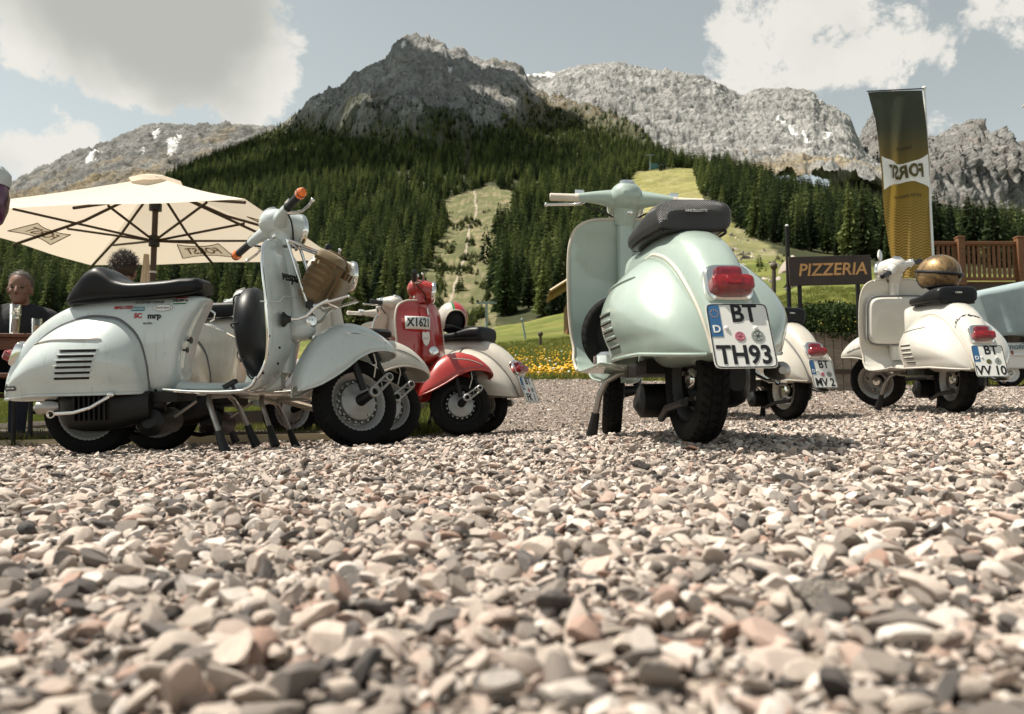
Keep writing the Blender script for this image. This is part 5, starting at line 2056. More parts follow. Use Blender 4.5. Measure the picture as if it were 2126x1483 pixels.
def tri_mat():
    m, nt, b = nodes('tricolour helmet lacquer')
    tc = N_(nt, 'ShaderNodeTexCoord')
    sp_ = N_(nt, 'ShaderNodeSeparateXYZ')
    nt.links.new(tc.outputs['Object'], sp_.inputs[0])
    r1 = ramp(nt, sp_.outputs[1], -.030, -.028)
    r2 = ramp(nt, sp_.outputs[1], -.012, -.010)
    c = mixc(nt, r1, (.50, .47, .42, 1), (.02, .17, .06, 1))
    c = mixc(nt, r2, c, (.40, .02, .025, 1))
    nt.links.new(c, b.inputs['Base Color'])
    b.inputs['Roughness'].default_value = .2
    b.inputs['Coat Weight'].default_value = .8
    return m


def gold_mat():
    m, nt, b = nodes('brushed gold leaf')
    f = noise(nt, 9, 8, .7, dist=.8)
    c = mixc(nt, ramp(nt, f, .38, .66), (.060, .036, .015, 1), (.33, .205, .085, 1))
    nt.links.new(c, b.inputs['Base Color'])
    b.inputs['Metallic'].default_value = .55
    b.inputs['Roughness'].default_value = .46
    b.inputs['Coat Weight'].default_value = .5
    return m


def on_seat(s, x, z):
    return s.matrix_basis @ Vector((x, 0, z))


hl, HPp = helmet('helmet', 'red, white and green open-face helmet on the cream scooter beside the red one', on_seat(s5, .28, .80), -70, tri_mat(), 'tri')
hg, _ = helmet('helmet', 'weathered gold helmet resting on the seat of the ivory white scooter', on_seat(s8, .19, .815), 118, gold_mat(), 'gold')
part('goggle_strap', M_['blackplastic'], hg, lambda b: b.tube(np.stack([.147 * np.cos(np.linspace(.9, 5.4, 30)), .127 * np.sin(np.linspace(.9, 5.4, 30)), .10 + .03 * np.cos(np.linspace(.9, 5.4, 30))], -1), .010, 8))
part('vent_plug', M_['blackplastic'], hg, lambda b: b.ell((-.137, -.01, .055), (.012, .014, .012), 8, 12))
part('chin_strap', M_['blackplastic'], hl, lambda b: b.tube([(.03, .112, .02), (.08, .06, -.0), (.13, 0, .005), (.18, -.05, .01), (.22, -.11, .005)], .011, 8))

for (x, y, z) in ((.865, -.262, .60), (.872, -.262, .52), (.862, -.258, .44), (.84, -.252, .36), (.905, -.22, .47), (.895, -.215, .40)):
    part('rivet', M_['ink'], s1, lambda b: b.ell((x + .025, y + .006, z), (.006, .006, .006), 6, 8))

# ------------------------------------------------------------------ parasol
def canopy_mat():
    m, nt, b = nodes('parasol canvas')
    f = noise(nt, 60, 4)
    c = mixc(nt, f, (.70, .62, .52, 1), (.78, .70, .60, 1))
    nt.links.new(c, b.inputs['Base Color'])
    b.inputs['Roughness'].default_value = .9
    tr = N_(nt, 'ShaderNodeBsdfTranslucent')
    nt.links.new(mixc(nt, f, (.84, .73, .60, 1), (.88, .77, .64, 1)), tr.inputs['Color'])
    ms = N_(nt, 'ShaderNodeMixShader')
    ms.inputs[0].default_value = .33
    nt.links.new(b.outputs[0], ms.inputs[1])
    nt.links.new(tr.outputs[0], ms.inputs[2])
    nt.links.new(ms.outputs[0], nt.nodes['Material Output'].inputs['Surface'])
    return m


M_['canopy'] = canopy_mat()


def parasol(x, y, rz, label):
    gz = float(ground_z(x, y))
    root = empty('parasol', (x, y, gz), (0, 0, R(rz)))
    tag(root, label, 'parasol')
    H, AP, hw, hd = 2.14 - gz + .06, 2.86 - gz + .06, 1.76, 1.42
    Cn = [(-hw, -hd), (hw, -hd), (hw, hd), (-hw, hd)]
    for k in range(4):
        a, b_ = np.array(Cn[k] + (H,)), np.array(Cn[(k + 1) % 4] + (H,))
        ap = np.array((0, 0, AP))
        G = np.zeros((14, 15, 3))
        for i, t in enumerate(np.linspace(.06, 1, 14)):
            for j, u in enumerate(np.linspace(0, 1, 15)):
                e = a + (b_ - a) * u
                p = ap + (e - ap) * t
                p[2] -= .07 * math.sin(math.pi * t) * (.4 + .6 * math.sin(math.pi * u))
                p[2] += .018 * (1 - abs(2 * ((u * 2) % 1) - 1)) * t * -1
                G[i, j] = p
        part('canopy_panel', M_['canopy'], root, lambda q: q.grid(G), angle=180)
    part('canopy_vent', M_['canopy'], root, lambda q: q.lathe([(0, .30), (.035, .20), (.06, .05), (.065, .01)], (0, 0, AP - .06), (0, 0, 1), 8), angle=25)
    part('pole', M_['darkwood'], root, lambda q: (q.cyl((0, 0, 0), (0, 0, AP - .05), .033, n=16)))
    part('runner', M_['blackplastic'], root, lambda q: q.cyl((0, 0, H - .10), (0, 0, H + .02), .06))
    part('top_hub', M_['blackplastic'], root, lambda q: q.cyl((0, 0, H + .32), (0, 0, H + .40), .07))
    part('pole_collar', M_['steel'], root, lambda q: q.cyl((0, 0, H - .42), (0, 0, H - .395), .045))
    part('base', M_['darkmetal'], root, lambda q: q.box((0, 0, .03), (.7, .7, .06)), bevel=.01)
    ends = []
    for k in range(4):
        a, b_ = np.array(Cn[k]), np.array(Cn[(k + 1) % 4])
        ends += [a, (a + b_) / 2]
    for e in ends:
        e3 = Vector((e[0], e[1], H - .015))
        tp = Vector((0, 0, AP - .10))
        rb = part('rib', M_['darkwood'], root, lambda q: q.tube([tp, tp.lerp(e3, .5) - Vector((0, 0, .075)), e3 - Vector((0, 0, .02))], .017, 6))
        part('strut', M_['darkwood'], rb, lambda q: q.tube([(e[0] * .03, e[1] * .03, H - .03), tp.lerp(e3, .62) - Vector((0, 0, .09))], .014, 6))
    for k in (2, 3, 1):
        a, b_ = np.array(Cn[k] + (H,)), np.array(Cn[(k + 1) % 4] + (H,))
        ap = np.array((0, 0, AP))

        def warp(co, a=a, b_=b_, ap=ap):
            # outside print: reads from outside, so from below it is mirrored
            L = np.linalg.norm(b_ - a)
            u = .5 + co[:, 0] / L
            t = .80 - co[:, 1] / np.linalg.norm((a + b_) / 2 - ap)
            e = a + (b_ - a) * u[:, None]
            p = ap + (e - ap) * t[:, None]
            p[:, 2] -= .07 * np.sin(np.pi * t) * (.4 + .6 * np.sin(np.pi * u)) - .010 + .018 * (1 - np.abs(2 * ((u * 2) % 1) - 1)) * t
            return p
        th = np.linspace(0, 1, 17)
        up = np.stack([-.40 + .8 * th, .11 + .06 * (2 * th - 1) ** 2, 0 * th], -1)
        dn = np.stack([-.40 + .8 * th, -.11 - .06 * (2 * th - 1) ** 2, 0 * th], -1)
        rib = np.stack([up, (up * 2 + dn) / 3, (up + dn * 2) / 3, dn])
        rb = warp(rib.reshape(-1, 3)).reshape(4, 17, 3) - (0, 0, .016)
        bn = part('logo_ribbon', M_['ribbonwhite'], root, lambda q: q.grid(rb), angle=180)
        outl = np.concatenate([up, dn[::-1], up[:1]])
        part('ribbon_outline', M_['browntext2'], bn, lambda q: q.tube(warp(outl) - (0, 0, .022), .0055, 5))

        def warp2(co):
            return warp(co) - np.array((0, 0, .024))
        text('logo_lettering', 'FORST', M_['browntext2'], bn, None, .20, warp=warp2, bold=.004, ext=.0)


def cloth(name, col, tr_=.5):
    m, nt, b = nodes(name)
    f = noise(nt, 50, 3)
    c = mixc(nt, f, c4(col, .94), c4(col, 1.05))
    nt.links.new(c, b.inputs['Base Color'])
    b.inputs['Roughness'].default_value = .9
    t = N_(nt, 'ShaderNodeBsdfTranslucent')
    nt.links.new(c, t.inputs['Color'])
    ms = N_(nt, 'ShaderNodeMixShader')
    ms.inputs[0].default_value = tr_
    nt.links.new(b.outputs[0], ms.inputs[1])
    nt.links.new(t.outputs[0], ms.inputs[2])
    nt.links.new(ms.outputs[0], nt.nodes['Material Output'].inputs['Surface'])
    return m


M_['ribbonwhite'] = cloth('printed white', (.88, .87, .84), .5)
M_['browntext2'] = cloth('brown print', (.22, .13, .07), .3)
parasol(at(318, 560, 9.1).x, 9.1, -6.5, 'large cream beer-garden parasol with dark ribs and mirrored FORST lettering')
parasol(-6.25, 5.28, 0, 'added second cream parasol, unseen beyond the left edge, shading the table')  # added out of view to put the man and table in shade

# ------------------------------------------------------------------ banner flag on a white pole
def banner():
    D0 = 11.5
    root = empty('banner_flag', (at(1942, 700, D0).x, D0, float(ground_z(at(1942, 700, D0).x, D0))))
    tag(root, 'tall olive and gold beer banner with mirrored FORST logo hanging from a white pole', 'flag')
    ox, oz = root.location.x, root.location.z
    m, nt, b = nodes('banner cloth')
    tc = N_(nt, 'ShaderNodeTexCoord')
    sp_ = N_(nt, 'ShaderNodeSeparateXYZ')
    nt.links.new(tc.outputs['Object'], sp_.inputs[0])
    zt, zb = at(1860, 186, D0).z - oz, at(1900, 575, D0).z - oz
    g = ramp(nt, sp_.outputs[2], zb + .40 * (zt - zb), zb + .85 * (zt - zb))
    f = noise(nt, 2.2, 3)
    c = mixc(nt, g, (.30, .20, .035, 1), (.055, .062, .045, 1))
    c = mixc(nt, mixc(nt, ramp(nt, sp_.outputs[2], zb + .2 * (zt - zb), zb + .5 * (zt - zb)), (1, 1, 1, 1), (0, 0, 0, 1)), c, (.50, .31, .075, 1))
    w = N_(nt, 'ShaderNodeTexWave')
    w.bands_direction = 'Z'
    w.inputs['Scale'].default_value = 7.5
    w.inputs['Distortion'].default_value = 0
    mp = N_(nt, 'ShaderNodeVectorMath')
    mp.operation = 'ADD'
    sn = N_(nt, 'ShaderNodeMath')
    sn.operation = 'SINE'
    ml = N_(nt, 'ShaderNodeMath')
    ml.operation = 'MULTIPLY'
    ml.inputs[1].default_value = 62
    nt.links.new(sp_.outputs[0], ml.inputs[0])
    nt.links.new(ml.outputs[0], sn.inputs[0])
    m2 = N_(nt, 'ShaderNodeMath')
    m2.operation = 'MULTIPLY'
    m2.inputs[1].default_value = .014
    nt.links.new(sn.outputs[0], m2.inputs[0])
    cb = N_(nt, 'ShaderNodeCombineXYZ')
    nt.links.new(m2.outputs[0], cb.inputs[2])
    nt.links.new(tc.outputs['Object'], mp.inputs[0])
    nt.links.new(cb.outputs[0], mp.inputs[1])
    nt.links.new(mp.outputs[0], w.inputs['Vector'])
    zone = N_(nt, 'ShaderNodeMath')
    zone.operation = 'MULTIPLY'
    nt.links.new(ramp(nt, w.outputs['Fac'], .62, .8), zone.inputs[0])
    zz = N_(nt, 'ShaderNodeMath')
    zz.operation = 'SUBTRACT'
    zz.inputs[0].default_value = 1
    nt.links.new(ramp(nt, sp_.outputs[2], zb + .33 * (zt - zb), zb + .46 * (zt - zb)), zz.inputs[1])
    nt.links.new(zz.outputs[0], zone.inputs[1])
    c = mixc(nt, zone.outputs[0], c, (.17, .115, .03, 1))
    nt.links.new(c, b.inputs['Base Color'])
    b.inputs['Roughness'].default_value = .75
    tr = N_(nt, 'ShaderNodeBsdfTranslucent')
    nt.links.new(c, tr.inputs['Color'])
    ms = N_(nt, 'ShaderNodeMixShader')
    ms.inputs[0].default_value = .45
    nt.links.new(b.outputs[0], ms.inputs[1])
    nt.links.new(tr.outputs[0], ms.inputs[2])
    nt.links.new(ms.outputs[0], nt.nodes['Material Output'].inputs['Surface'])
    ys = np.array([188, 240, 300, 350, 400, 450, 500, 540, 575.])
    xl = np.array([1802, 1818, 1827, 1835, 1840, 1846, 1856, 1866, 1870.])
    xr = np.array([1914, 1920, 1925, 1930, 1934, 1936, 1937, 1937, 1936.])
    yl = np.linspace(188, 575, 50)

    def pt(u, y):
        a = at(np.interp(y, ys, xl), y + 4 * (1 - u) * (y < 240), D0)
        c = at(np.interp(y, ys, xr), y, D0)
        p = a.lerp(c, u)
        p.y += .05 * math.sin(u * 9 + y * .012) * min(1, (y - 185) / 90) + .03 * math.sin(u * 17 + y * .02) * min(1, (y - 185) / 120) + .25 * (1 - u) * (y - 188) / 387
        return (p.x - ox, p.y - D0, p.z - oz)
    G = np.array([[pt(u, y) for u in np.linspace(0, 1, 30)] for y in yl])
    cl = part('cloth', m, root, lambda q: q.grid(G), angle=180)
    top = at(1921, 184, D0)
    bot = at(1946, 720, D0)
    part('pole', M_['polewhite'], root, lambda q: q.cyl((bot.x - ox + .03, .03, -.2), (top.x - ox, .03, top.z - oz), .020, .017, n=12))
    part('pole_ball', M_['polewhite'], root, lambda q: q.ell((top.x - ox, .03, top.z - oz + .02), (.03, .03, .03)))
    l_, r_ = at(1800, 191, D0), at(1921, 184, D0)
    part('cross_bar', M_['darkmetal'], root, lambda q: q.cyl((l_.x - ox, 0, l_.z - oz + .008), (r_.x - ox, .02, r_.z - oz + .008), .010, n=8))

    def warp(co, off=.012):
        y = 356 - co[:, 1] * 300
        u = .50 + co[:, 0] * 1.0
        return np.array([pt(float(a), float(b_)) for a, b_ in zip(u, y)]) - np.array((0, off, 0)) + np.c_[0 * u, -co[:, 2], 0 * u]
    t = np.linspace(0, 1, 15)
    up = np.stack([-.47 + .94 * t, .065 + .05 * np.abs(2 * t - 1) ** 2.2, 0 * t], -1)
    dn = np.stack([-.47 + .94 * t, -.065 - .05 * np.abs(2 * t - 1) ** 2.2, 0 * t], -1)
    rib = np.stack([up, (2 * up + dn) / 3, (up + 2 * dn) / 3, dn])
    lr = part('logo_ribbon', M_['flagwhite'], root, lambda q: q.grid(warp(rib.reshape(-1, 3), .010).reshape(4, 15, 3)), angle=180)

    def mir(co):
        q = co.copy()
        q[:, 0] *= -1
        return warp(q, .030)
    text('logo_lettering', 'FORST', M_['olivetext'], lr, None, .145, warp=lambda co: mir(np.c_[co[:, 0] * 1.62, co[:, 1] * .85, co[:, 2] * 0]), bold=.0050, ext=0)
    for yy, s_ in ((.165, 'BIRRA BIER'), (-.165, 'BEER BIER BIRRA BIER')):
        text('small_lettering', s_, M_['ink'], lr, None, .030, warp=lambda co: mir(np.c_[co[:, 0] * 1.9, co[:, 1] + yy, co[:, 2] * 0]), ext=0)


M_['polewhite'] = mat('white painted pole', (.72, .72, .70), .4, var=.05)
M_['flagwhite'] = cloth('banner white', (.92, .92, .90), .15)
M_['olivetext'] = mat('olive print', (.09, .075, .022), .8)
banner()


# ------------------------------------------------------------------ restaurant sign
def sign():
    D0 = 9.0
    c = at(1723, 562, D0)
    gz = float(ground_z(c.x, D0))
    root = empty('restaurant_sign', (c.x, D0, gz), (0, 0, R(2)))
    tag(root, 'dark brown PIZZERIA board on black posts', 'sign')
    sx = D0 / F_PX
    zc = c.z - gz
    M = Matrix.Rotation(R(-1.8), 4, 'Y')
    part('board', M_['signbrown'], root, lambda b: b.box((0, 0, zc), (.955, .03, .335), M), bevel=.004)
    text('sign_lettering', 'PIZZERIA', M_['browntext'], root, frame((.02, -.018, zc + .005), (1, 0, .035), (0, 0, 1), (0, -1, 0)), .20, shear=.14, bold=.0030, ext=.004, sx=.98)
    for (px, ytop) in ((1635, 470), (1661, 575), (1784, 575)):
        p = at(px, ytop, D0)
        xx = p.x - c.x
        part('post', M_['darkmetal'], root, lambda b: b.box((xx, .035, (p.z - gz) / 2 - .1), (.040, .036, p.z - gz + .2)), bevel=.003)
    p = at(1635, 468, D0)
    part('post_cap', M_['polewhite'], root, lambda b: b.ell((p.x - c.x, .035, p.z - gz), (.02, .02, .015)))


M_['signbrown'] = mat('dark brown board', (.035, .022, .016), .5, var=.2)
sign()


# ------------------------------------------------------------------ planter with hedge
def leaf_cloud(n, ext, seed, size):
    rs = np.random.default_rng(seed)
    V, F = [], []
    for _ in range(n):
        d = rs.normal(size=3)
        d /= np.linalg.norm(d)
        r = rs.uniform(.25, 1) ** .45
        p = np.array([np.sign(d[i]) * abs(d[i]) ** .9 * ext[i] * r for i in range(3)]) * (1 + .55 * gnoise(d * 2.3 + seed))
        a = rs.normal(size=3)
        a /= np.linalg.norm(a)
        b_ = np.cross(a, rs.normal(size=3))
        b_ /= np.linalg.norm(b_)
        s = size * rs.uniform(.6, 1.4)
        o = len(V)
        V += [p - a * s, p + b_ * s * .5, p + a * s, p - b_ * s * .5]
        F.append((o, o + 1, o + 2, o + 3))
    me = bpy.data.meshes.new('foliage')
    me.from_pydata([tuple(v) for v in V], [], F)
    return me


def planter():
    D0 = 9.6
    c = at(1724, 690, D0)
    gz = float(ground_z(c.x, D0))
    zt = at(1724, 694, D0).z - gz
    root = empty('planter', (c.x, D0, gz))
    tag(root, 'weathered grey wooden planter box under the PIZZERIA board', 'planter')
    n = 7
    for i in range(n):
        x = -.36 + .72 * (i + .5) / n
        part('plank', M_['greywood'], root, lambda b: b.box((x, -.2 + rng.uniform(-.004, .004), zt / 2 - .05), (.097, .022, zt + .1)), bevel=.003)
    for sg in (1, -1):
        part('side_board', M_['greywood'], root, lambda b: b.box((sg * .372, 0, zt / 2 - .05), (.022, .44, zt + .1)), bevel=.003)
    part('cross_batten', M_['darkwood'], root, lambda b: b.box((0, -.225, zt * .30), (.70, .024, .05)), bevel=.003)
    part('soil', M_['darkwood'], root, lambda b: b.box((0, 0, zt - .06), (.70, .38, .04)))
    h = empty('hedge', (c.x + .05, D0, gz + zt))
    tag(h, 'bushy dark green hedge growing out of the wooden planter', 'plant')
    me = leaf_cloud(8000, (.62, .36, .27), 5, .022)
    me.materials.append(M_['hedge'])
    o = link('foliage', me, M_['hedge'], h)
    o.location = (0, 0, .12)
    part('stem', M_['bark'], h, lambda b: [b.tube([(x, 0, -.08), (x * 1.2, .03, .08), (x * 1.4, .0, .20)], [.014, .010, .004], 6) for x in (-.25, -.08, .1, .26)])


M_['hedge'] = crown_mat('hedge leaves', (.022, .040, .012), (.085, .115, .030))
planter()


# ------------------------------------------------------------------ timber deck with balustrade, dark store below
def deck():
    D0 = 13.0
    x0, x1 = at(1925, 600, D0).x, at(2500, 600, D0).x
    zt, zb = at(2000, 502, D0).z, at(2000, 588, D0).z
    gz = float(ground_z(x0, D0))
    root = empty('wooden_deck', (x0, D0, gz))
    tag(root, 'raised terrace with rust-brown wooden balustrade at the right edge', 'deck')
    W = x1 - x0
    h1, h0 = zt - gz, zb - gz
    part('top_rail', M_['deckwood'], root, lambda b: b.box((W / 2, 0, h1 - .03), (W, .09, .055)), bevel=.006)
    part('bottom_rail', M_['deckwood'], root, lambda b: b.box((W / 2, 0, h0 + .07), (W, .06, .05)), bevel=.005)
    pitch = at(2010, 560, D0).x - at(1999.5, 560, D0).x
    k = 0
    x = .04
    while x < W:
        part('baluster', M_['deckwood'], root, lambda b: b.box((x, 0, (h0 + h1) / 2 + .01), (.042, .028, h1 - h0 - .15)), bevel=.003)
        x += pitch
    for px in (1993, 2116, 2239, 2362):
        xx = at(px, 560, D0).x - x0
        part('post', M_['deckwood'], root, lambda b: (b.box((xx, -.03, (h0 + h1) / 2), (.115, .115, h1 - h0 + .10)), b.box((xx, -.03, h1 + .06), (.13, .13, .03))), bevel=.008)
    for j in range(14):
        part('deck_board', M_['deckwood'], root, lambda b: b.box((W / 2, .1 + j * .145, h0 + .015), (W, .135, .03)), bevel=.003)
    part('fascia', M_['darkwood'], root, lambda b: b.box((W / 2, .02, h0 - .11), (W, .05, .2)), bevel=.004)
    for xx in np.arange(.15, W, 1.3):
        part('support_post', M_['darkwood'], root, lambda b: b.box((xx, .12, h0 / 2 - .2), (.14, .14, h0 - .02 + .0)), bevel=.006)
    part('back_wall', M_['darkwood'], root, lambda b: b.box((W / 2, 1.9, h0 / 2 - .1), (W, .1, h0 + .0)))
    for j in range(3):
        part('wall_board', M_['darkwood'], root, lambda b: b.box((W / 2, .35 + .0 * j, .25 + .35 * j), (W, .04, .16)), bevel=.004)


deck()


# ------------------------------------------------------------------ camping trailer
def trailer():
    D0 = 9.6
    g = at(2102, 806, D0)
    gz = float(ground_z(g.x, D0))
    root = empty('camping_trailer', (g.x, D0, gz), (0, 0, R(-4)))
    tag(root, 'small white trailer under a pale blue tarpaulin at the right edge', 'trailer')

    def L(px, py):
        p = at(px, py, D0)
        return p.x - g.x, p.z - gz
    xl, zl = L(2040, 742)
    zb = L(2060, 766)[1]
    ztop = L(2060, 688)[1]
    W = 2.6
    part('body_panel', M_['trailerwhite'], root, lambda b: b.box((xl + W / 2, .6, (L(2060, 712)[1] + zb) / 2), (W, 1.3, L(2060, 712)[1] - zb)), bevel=.02)
    part('chassis', M_['darkmetal'], root, lambda b: (b.box((xl + W / 2, .6, zb - .03), (W * .95, 1.1, .07)), b.tube([(xl + .1, .6, zb - .04), (xl - .9, .6, zb - .10)], .03, 10)))
    part('panel_trim', M_['trailerwhite'], root, lambda b: b.box((xl + W / 2, -.062, L(2060, 737)[1]), (W, .02, .035)), bevel=.006)
    # tarpaulin
    zt0, zt1 = L(2027, 612)[1], L(2126, 590)[1]
    zlow = L(2027, 695)[1]
    xt = L(2027, 612)[0]
    G = []
    for v in np.linspace(0, 1, 14):
        row = []
        for u in np.linspace(0, 1, 70):
            x = xt + .0 + 2.9 * u + .14 * v * (1 - u * .8)
            ztop_ = zt0 + (zt1 - zt0) * min(u * 4.5, 1.6)
            z = ztop_ + (zlow - .02 - ztop_) * v
            y = -.09 + .05 * v * math.sin(u * 60) * (.3 + .7 * v) + .012 * math.sin(u * 23)
            row.append((x, y, z))
        G.append(row)
    G = np.array(G)
    top = G[0].copy()
    back = top + np.array((0, 1.35, .10))
    mid = (top + back) / 2 + np.array((0, 0, .03))
    part('tarpaulin', M_['tarp'], root, lambda b: b.grid(np.concatenate([back[None], mid[None], G])), solid=.004, angle=180)
    end = np.stack([np.stack([np.full(8, G[k, 0, 0]), np.linspace(G[k, 0, 1], 1.25, 8), np.full(8, G[k, 0, 2])], -1) for k in range(14)])
    part('tarpaulin_end', M_['tarp'], root, lambda b: b.grid(end), solid=.004, angle=180)
    xs = np.linspace(xt + .15, xt + 2.5, 28)
    part('lashing_cord', M_['ink'], root, lambda b: b.tube([(x, -.10, zlow - .02 - (.07 if i % 2 else 0)) for i, x in enumerate(xs)], .006, 5))
    zz = L(2090, 721)[1]
    text('trailer_lettering', 'termont', M_['letterblue'], root, frame((L(2092, 721)[0], -.076, zz), (1, 0, 0), (0, 0, 1), (0, -1, 0)), .105, bold=.002)
    text('trailer_lettering', 'Camp', M_['letterblue'], root, frame((L(2123, 718)[0], -.076, zz + .015), (1, 0, .1), (0, 0, 1), (0, -1, 0)), .085, shear=.4)
    part('side_marker', M_['redlens'], root, lambda b: b.ell((L(2095, 732)[0], -.066, L(2095, 734)[1]), (.02, .01, .03)))
    wx, wz = L(2100, 783)
    wz = .165
    wh = part('wheel', M_['trailerwhite'], root, lambda b: (b.lathe([(-.03, .02), (-.03, .07), (-.015, .085), (-.035, .105), (-.04, .11), (.0, .112)], (wx, .06, wz), (0, 1, 0), 28)))
    part('tyre', M_['rubber'], wh, lambda b: b.lathe([(-.045, .108), (-.06, .125), (-.058, .15), (-.035, .165), (.035, .165), (.058, .15), (.06, .125), (.045, .108)], (wx, .06, wz), (0, 1, 0), 32))
    part('hub_cap', M_['steel'], wh, lambda b: b.ell((wx, .02, wz), (.03, .02, .03)))
    q = [(wx - .25, .17), (wx - .19, .33), (wx - .13, .375), (wx + .13, .375), (wx + .19, .33), (wx + .25, .17)]
    part('mudguard', M_['trailerwhite'], root, lambda b: b.grid(np.array([[(x, -.06, z) for x, z in q], [(x, .18, z) for x, z in q]])), solid=.008, angle=30)


M_['trailerwhite'] = mat('trailer white enamel', (.66, .66, .63), .4, var=.05)
M_['tarp'] = mat('pale blue tarpaulin', (.27, .335, .345), .65, var=.10, scale=3, bump=.004, bscale=9)
M_['letterblue'] = mat('faded blue print', (.10, .17, .22), .6)
trailer()


# ------------------------------------------------------------------ barn roof, lift pylon, poles, top station
def barn():
    D0 = 70.0
    c = at(1190, 650, D0)
    gz = float(ground_z(c.x, D0))
    root = empty('barn', (c.x, D0, gz))
    tag(root, 'brown timber hay barn peeping out behind the mint scooter leg shield', 'barn')
    s = D0 / F_PX

    def Lp(px, py, dy=0.):
        p = at(px, py, D0)
        return Vector((p.x - c.x, dy, p.z - gz))
    e0, e1, r0 = Lp(1141, 604), Lp(1166, 640), Lp(1240, 560)
    ridge_, eave = Lp(1230, 550), Lp(1141, 606)
    eave2 = Lp(1320, 606)
    wl, wr = Lp(1178, 640).x, Lp(1300, 640).x
    zt = Lp(1178, 625).z
    part('wall', M_['roofwood'], root, lambda b: b.box(((wl + wr) / 2, 2.6, zt / 2 - .3), (wr - wl, 4.6, zt + .5)))
    for (a, nm) in ((eave, 1), (eave2, 2)):
        dx = (ridge_ - a)
        for j in range(8):
            t0, t1 = j / 8, (j + 1) / 8
            p0, p1 = a + dx * t0, a + dx * t1
            part('roof_plank', M_['roofwood'], root, lambda b: b.grid(np.array([[p0 + Vector((0, -1.2, -.05)), p1 + Vector((0, -1.2, -.03))], [p0 + Vector((0, 6.0, -.05)), p1 + Vector((0, 6.0, -.03))]])), solid=.10)
        part('verge_board', M_['palewood'], root, lambda b: b.tube([a + Vector((0, -1.25, -.10)), ridge_ + Vector((0, -1.25, -.10))], .11, 4))
    part('gable', M_['roofwood'], root, lambda b: b.add([(wl, .3, zt - .1), (wr, .3, zt - .1), (ridge_.x, .3, ridge_.z - .1)], [(0, 1, 2)]), solid=.1)


barn()


def pylon(px, ptop, pbot, D0, label, arm):
    b0, t0 = at(px, pbot, D0), at(px, ptop, D0)
    root = empty('lift_pylon', (b0.x, D0, b0.z - 1))
    tag(root, label, 'pylon')
    h = t0.z - b0.z + 1
    part('mast', M_['pylongrey'], root, lambda b: b.cyl((0, 0, 0), (0, 0, h), .035 * h, .028 * h, 12))
    part('cross_arm', M_['pylongrey'], root, lambda b: b.box((0, 0, h), (arm, h * .05, h * .05)), bevel=.03)
    for sg in (1, -1):
        part('sheave_train', M_['darkmetal'], root, lambda b: (b.box((sg * arm * .44, 0, h + h * .035), (arm * .12, h * .16, h * .03)), [b.cyl((sg * arm * .44, y * h * .05, h + .05 * h), (sg * arm * .44 + .02 * h, y * h * .05, h + .05 * h), .02 * h, n=10) for y in (-1, 0, 1)]))


M_['pylongrey'] = mat('galvanised grey', (.20, .25, .26), .5, var=.1)
pylon(1010, 629, 705, 120, 'grey T-shaped ski-lift pylon on the meadow beside the helmeted cream scooter', 3.1)
pylon(1350, 322, 352, 880, 'distant lift pylon by the top station above the mint scooter', 9)


def pole(name, p0, p1, r, label, m, cap=None):
    root = empty(name, p0)
    tag(root, label, 'post')
    d = p1 - p0
    part('shaft', M_[m], root, lambda b: b.cyl((0, 0, -.3), d, r, r * .8, 10))
    part('cap', M_[cap or m], root, lambda b: b.ell(d, (r * 1.6, r * 1.6, r * 1.6), 6, 10))
    return root


pole('marker_pole', at(1091, 696, 60), at(1084, 664, 60), .075, 'thin leaning snow pole on the meadow behind the gravel', 'pylongrey')
pole('marker_post', at(1122, 704, 42), at(1122, 694, 42), .09, 'short dark stump post in the meadow near the mint scooter', 'darkwood')
pole('marker_post', at(1606, 596, 40), at(1607, 553, 40), .12, 'dark wooden stake rising behind the mint scooter tail', 'darkwood')


def station():
    D0 = 930
    c = at(1366, 352, D0)
    root = empty('lift_station', c)
    tag(root, 'small white and green lift hut at the top of the grass piste', 'building')
    part('wall', M_['polewhite'], root, lambda b: b.box((5, 0, 2.2), (7, 6, 6)))
    part('roof', M_['pylongrey'], root, lambda b: b.box((5, 0, 5.8), (8.5, 7.5, 1.0)))
    part('cabin', M_['cabingreen'], root, lambda b: b.box((-5, 0, 2.5), (9, 7, 6.5)), bevel=.3)
    part('window', M_['slot'], root, lambda b: b.box((5, -3.05, 2.6), (3.2, .1, 1.6)))


M_['cabingreen'] = mat('cabin green', (.06, .17, .16), .5)
station()


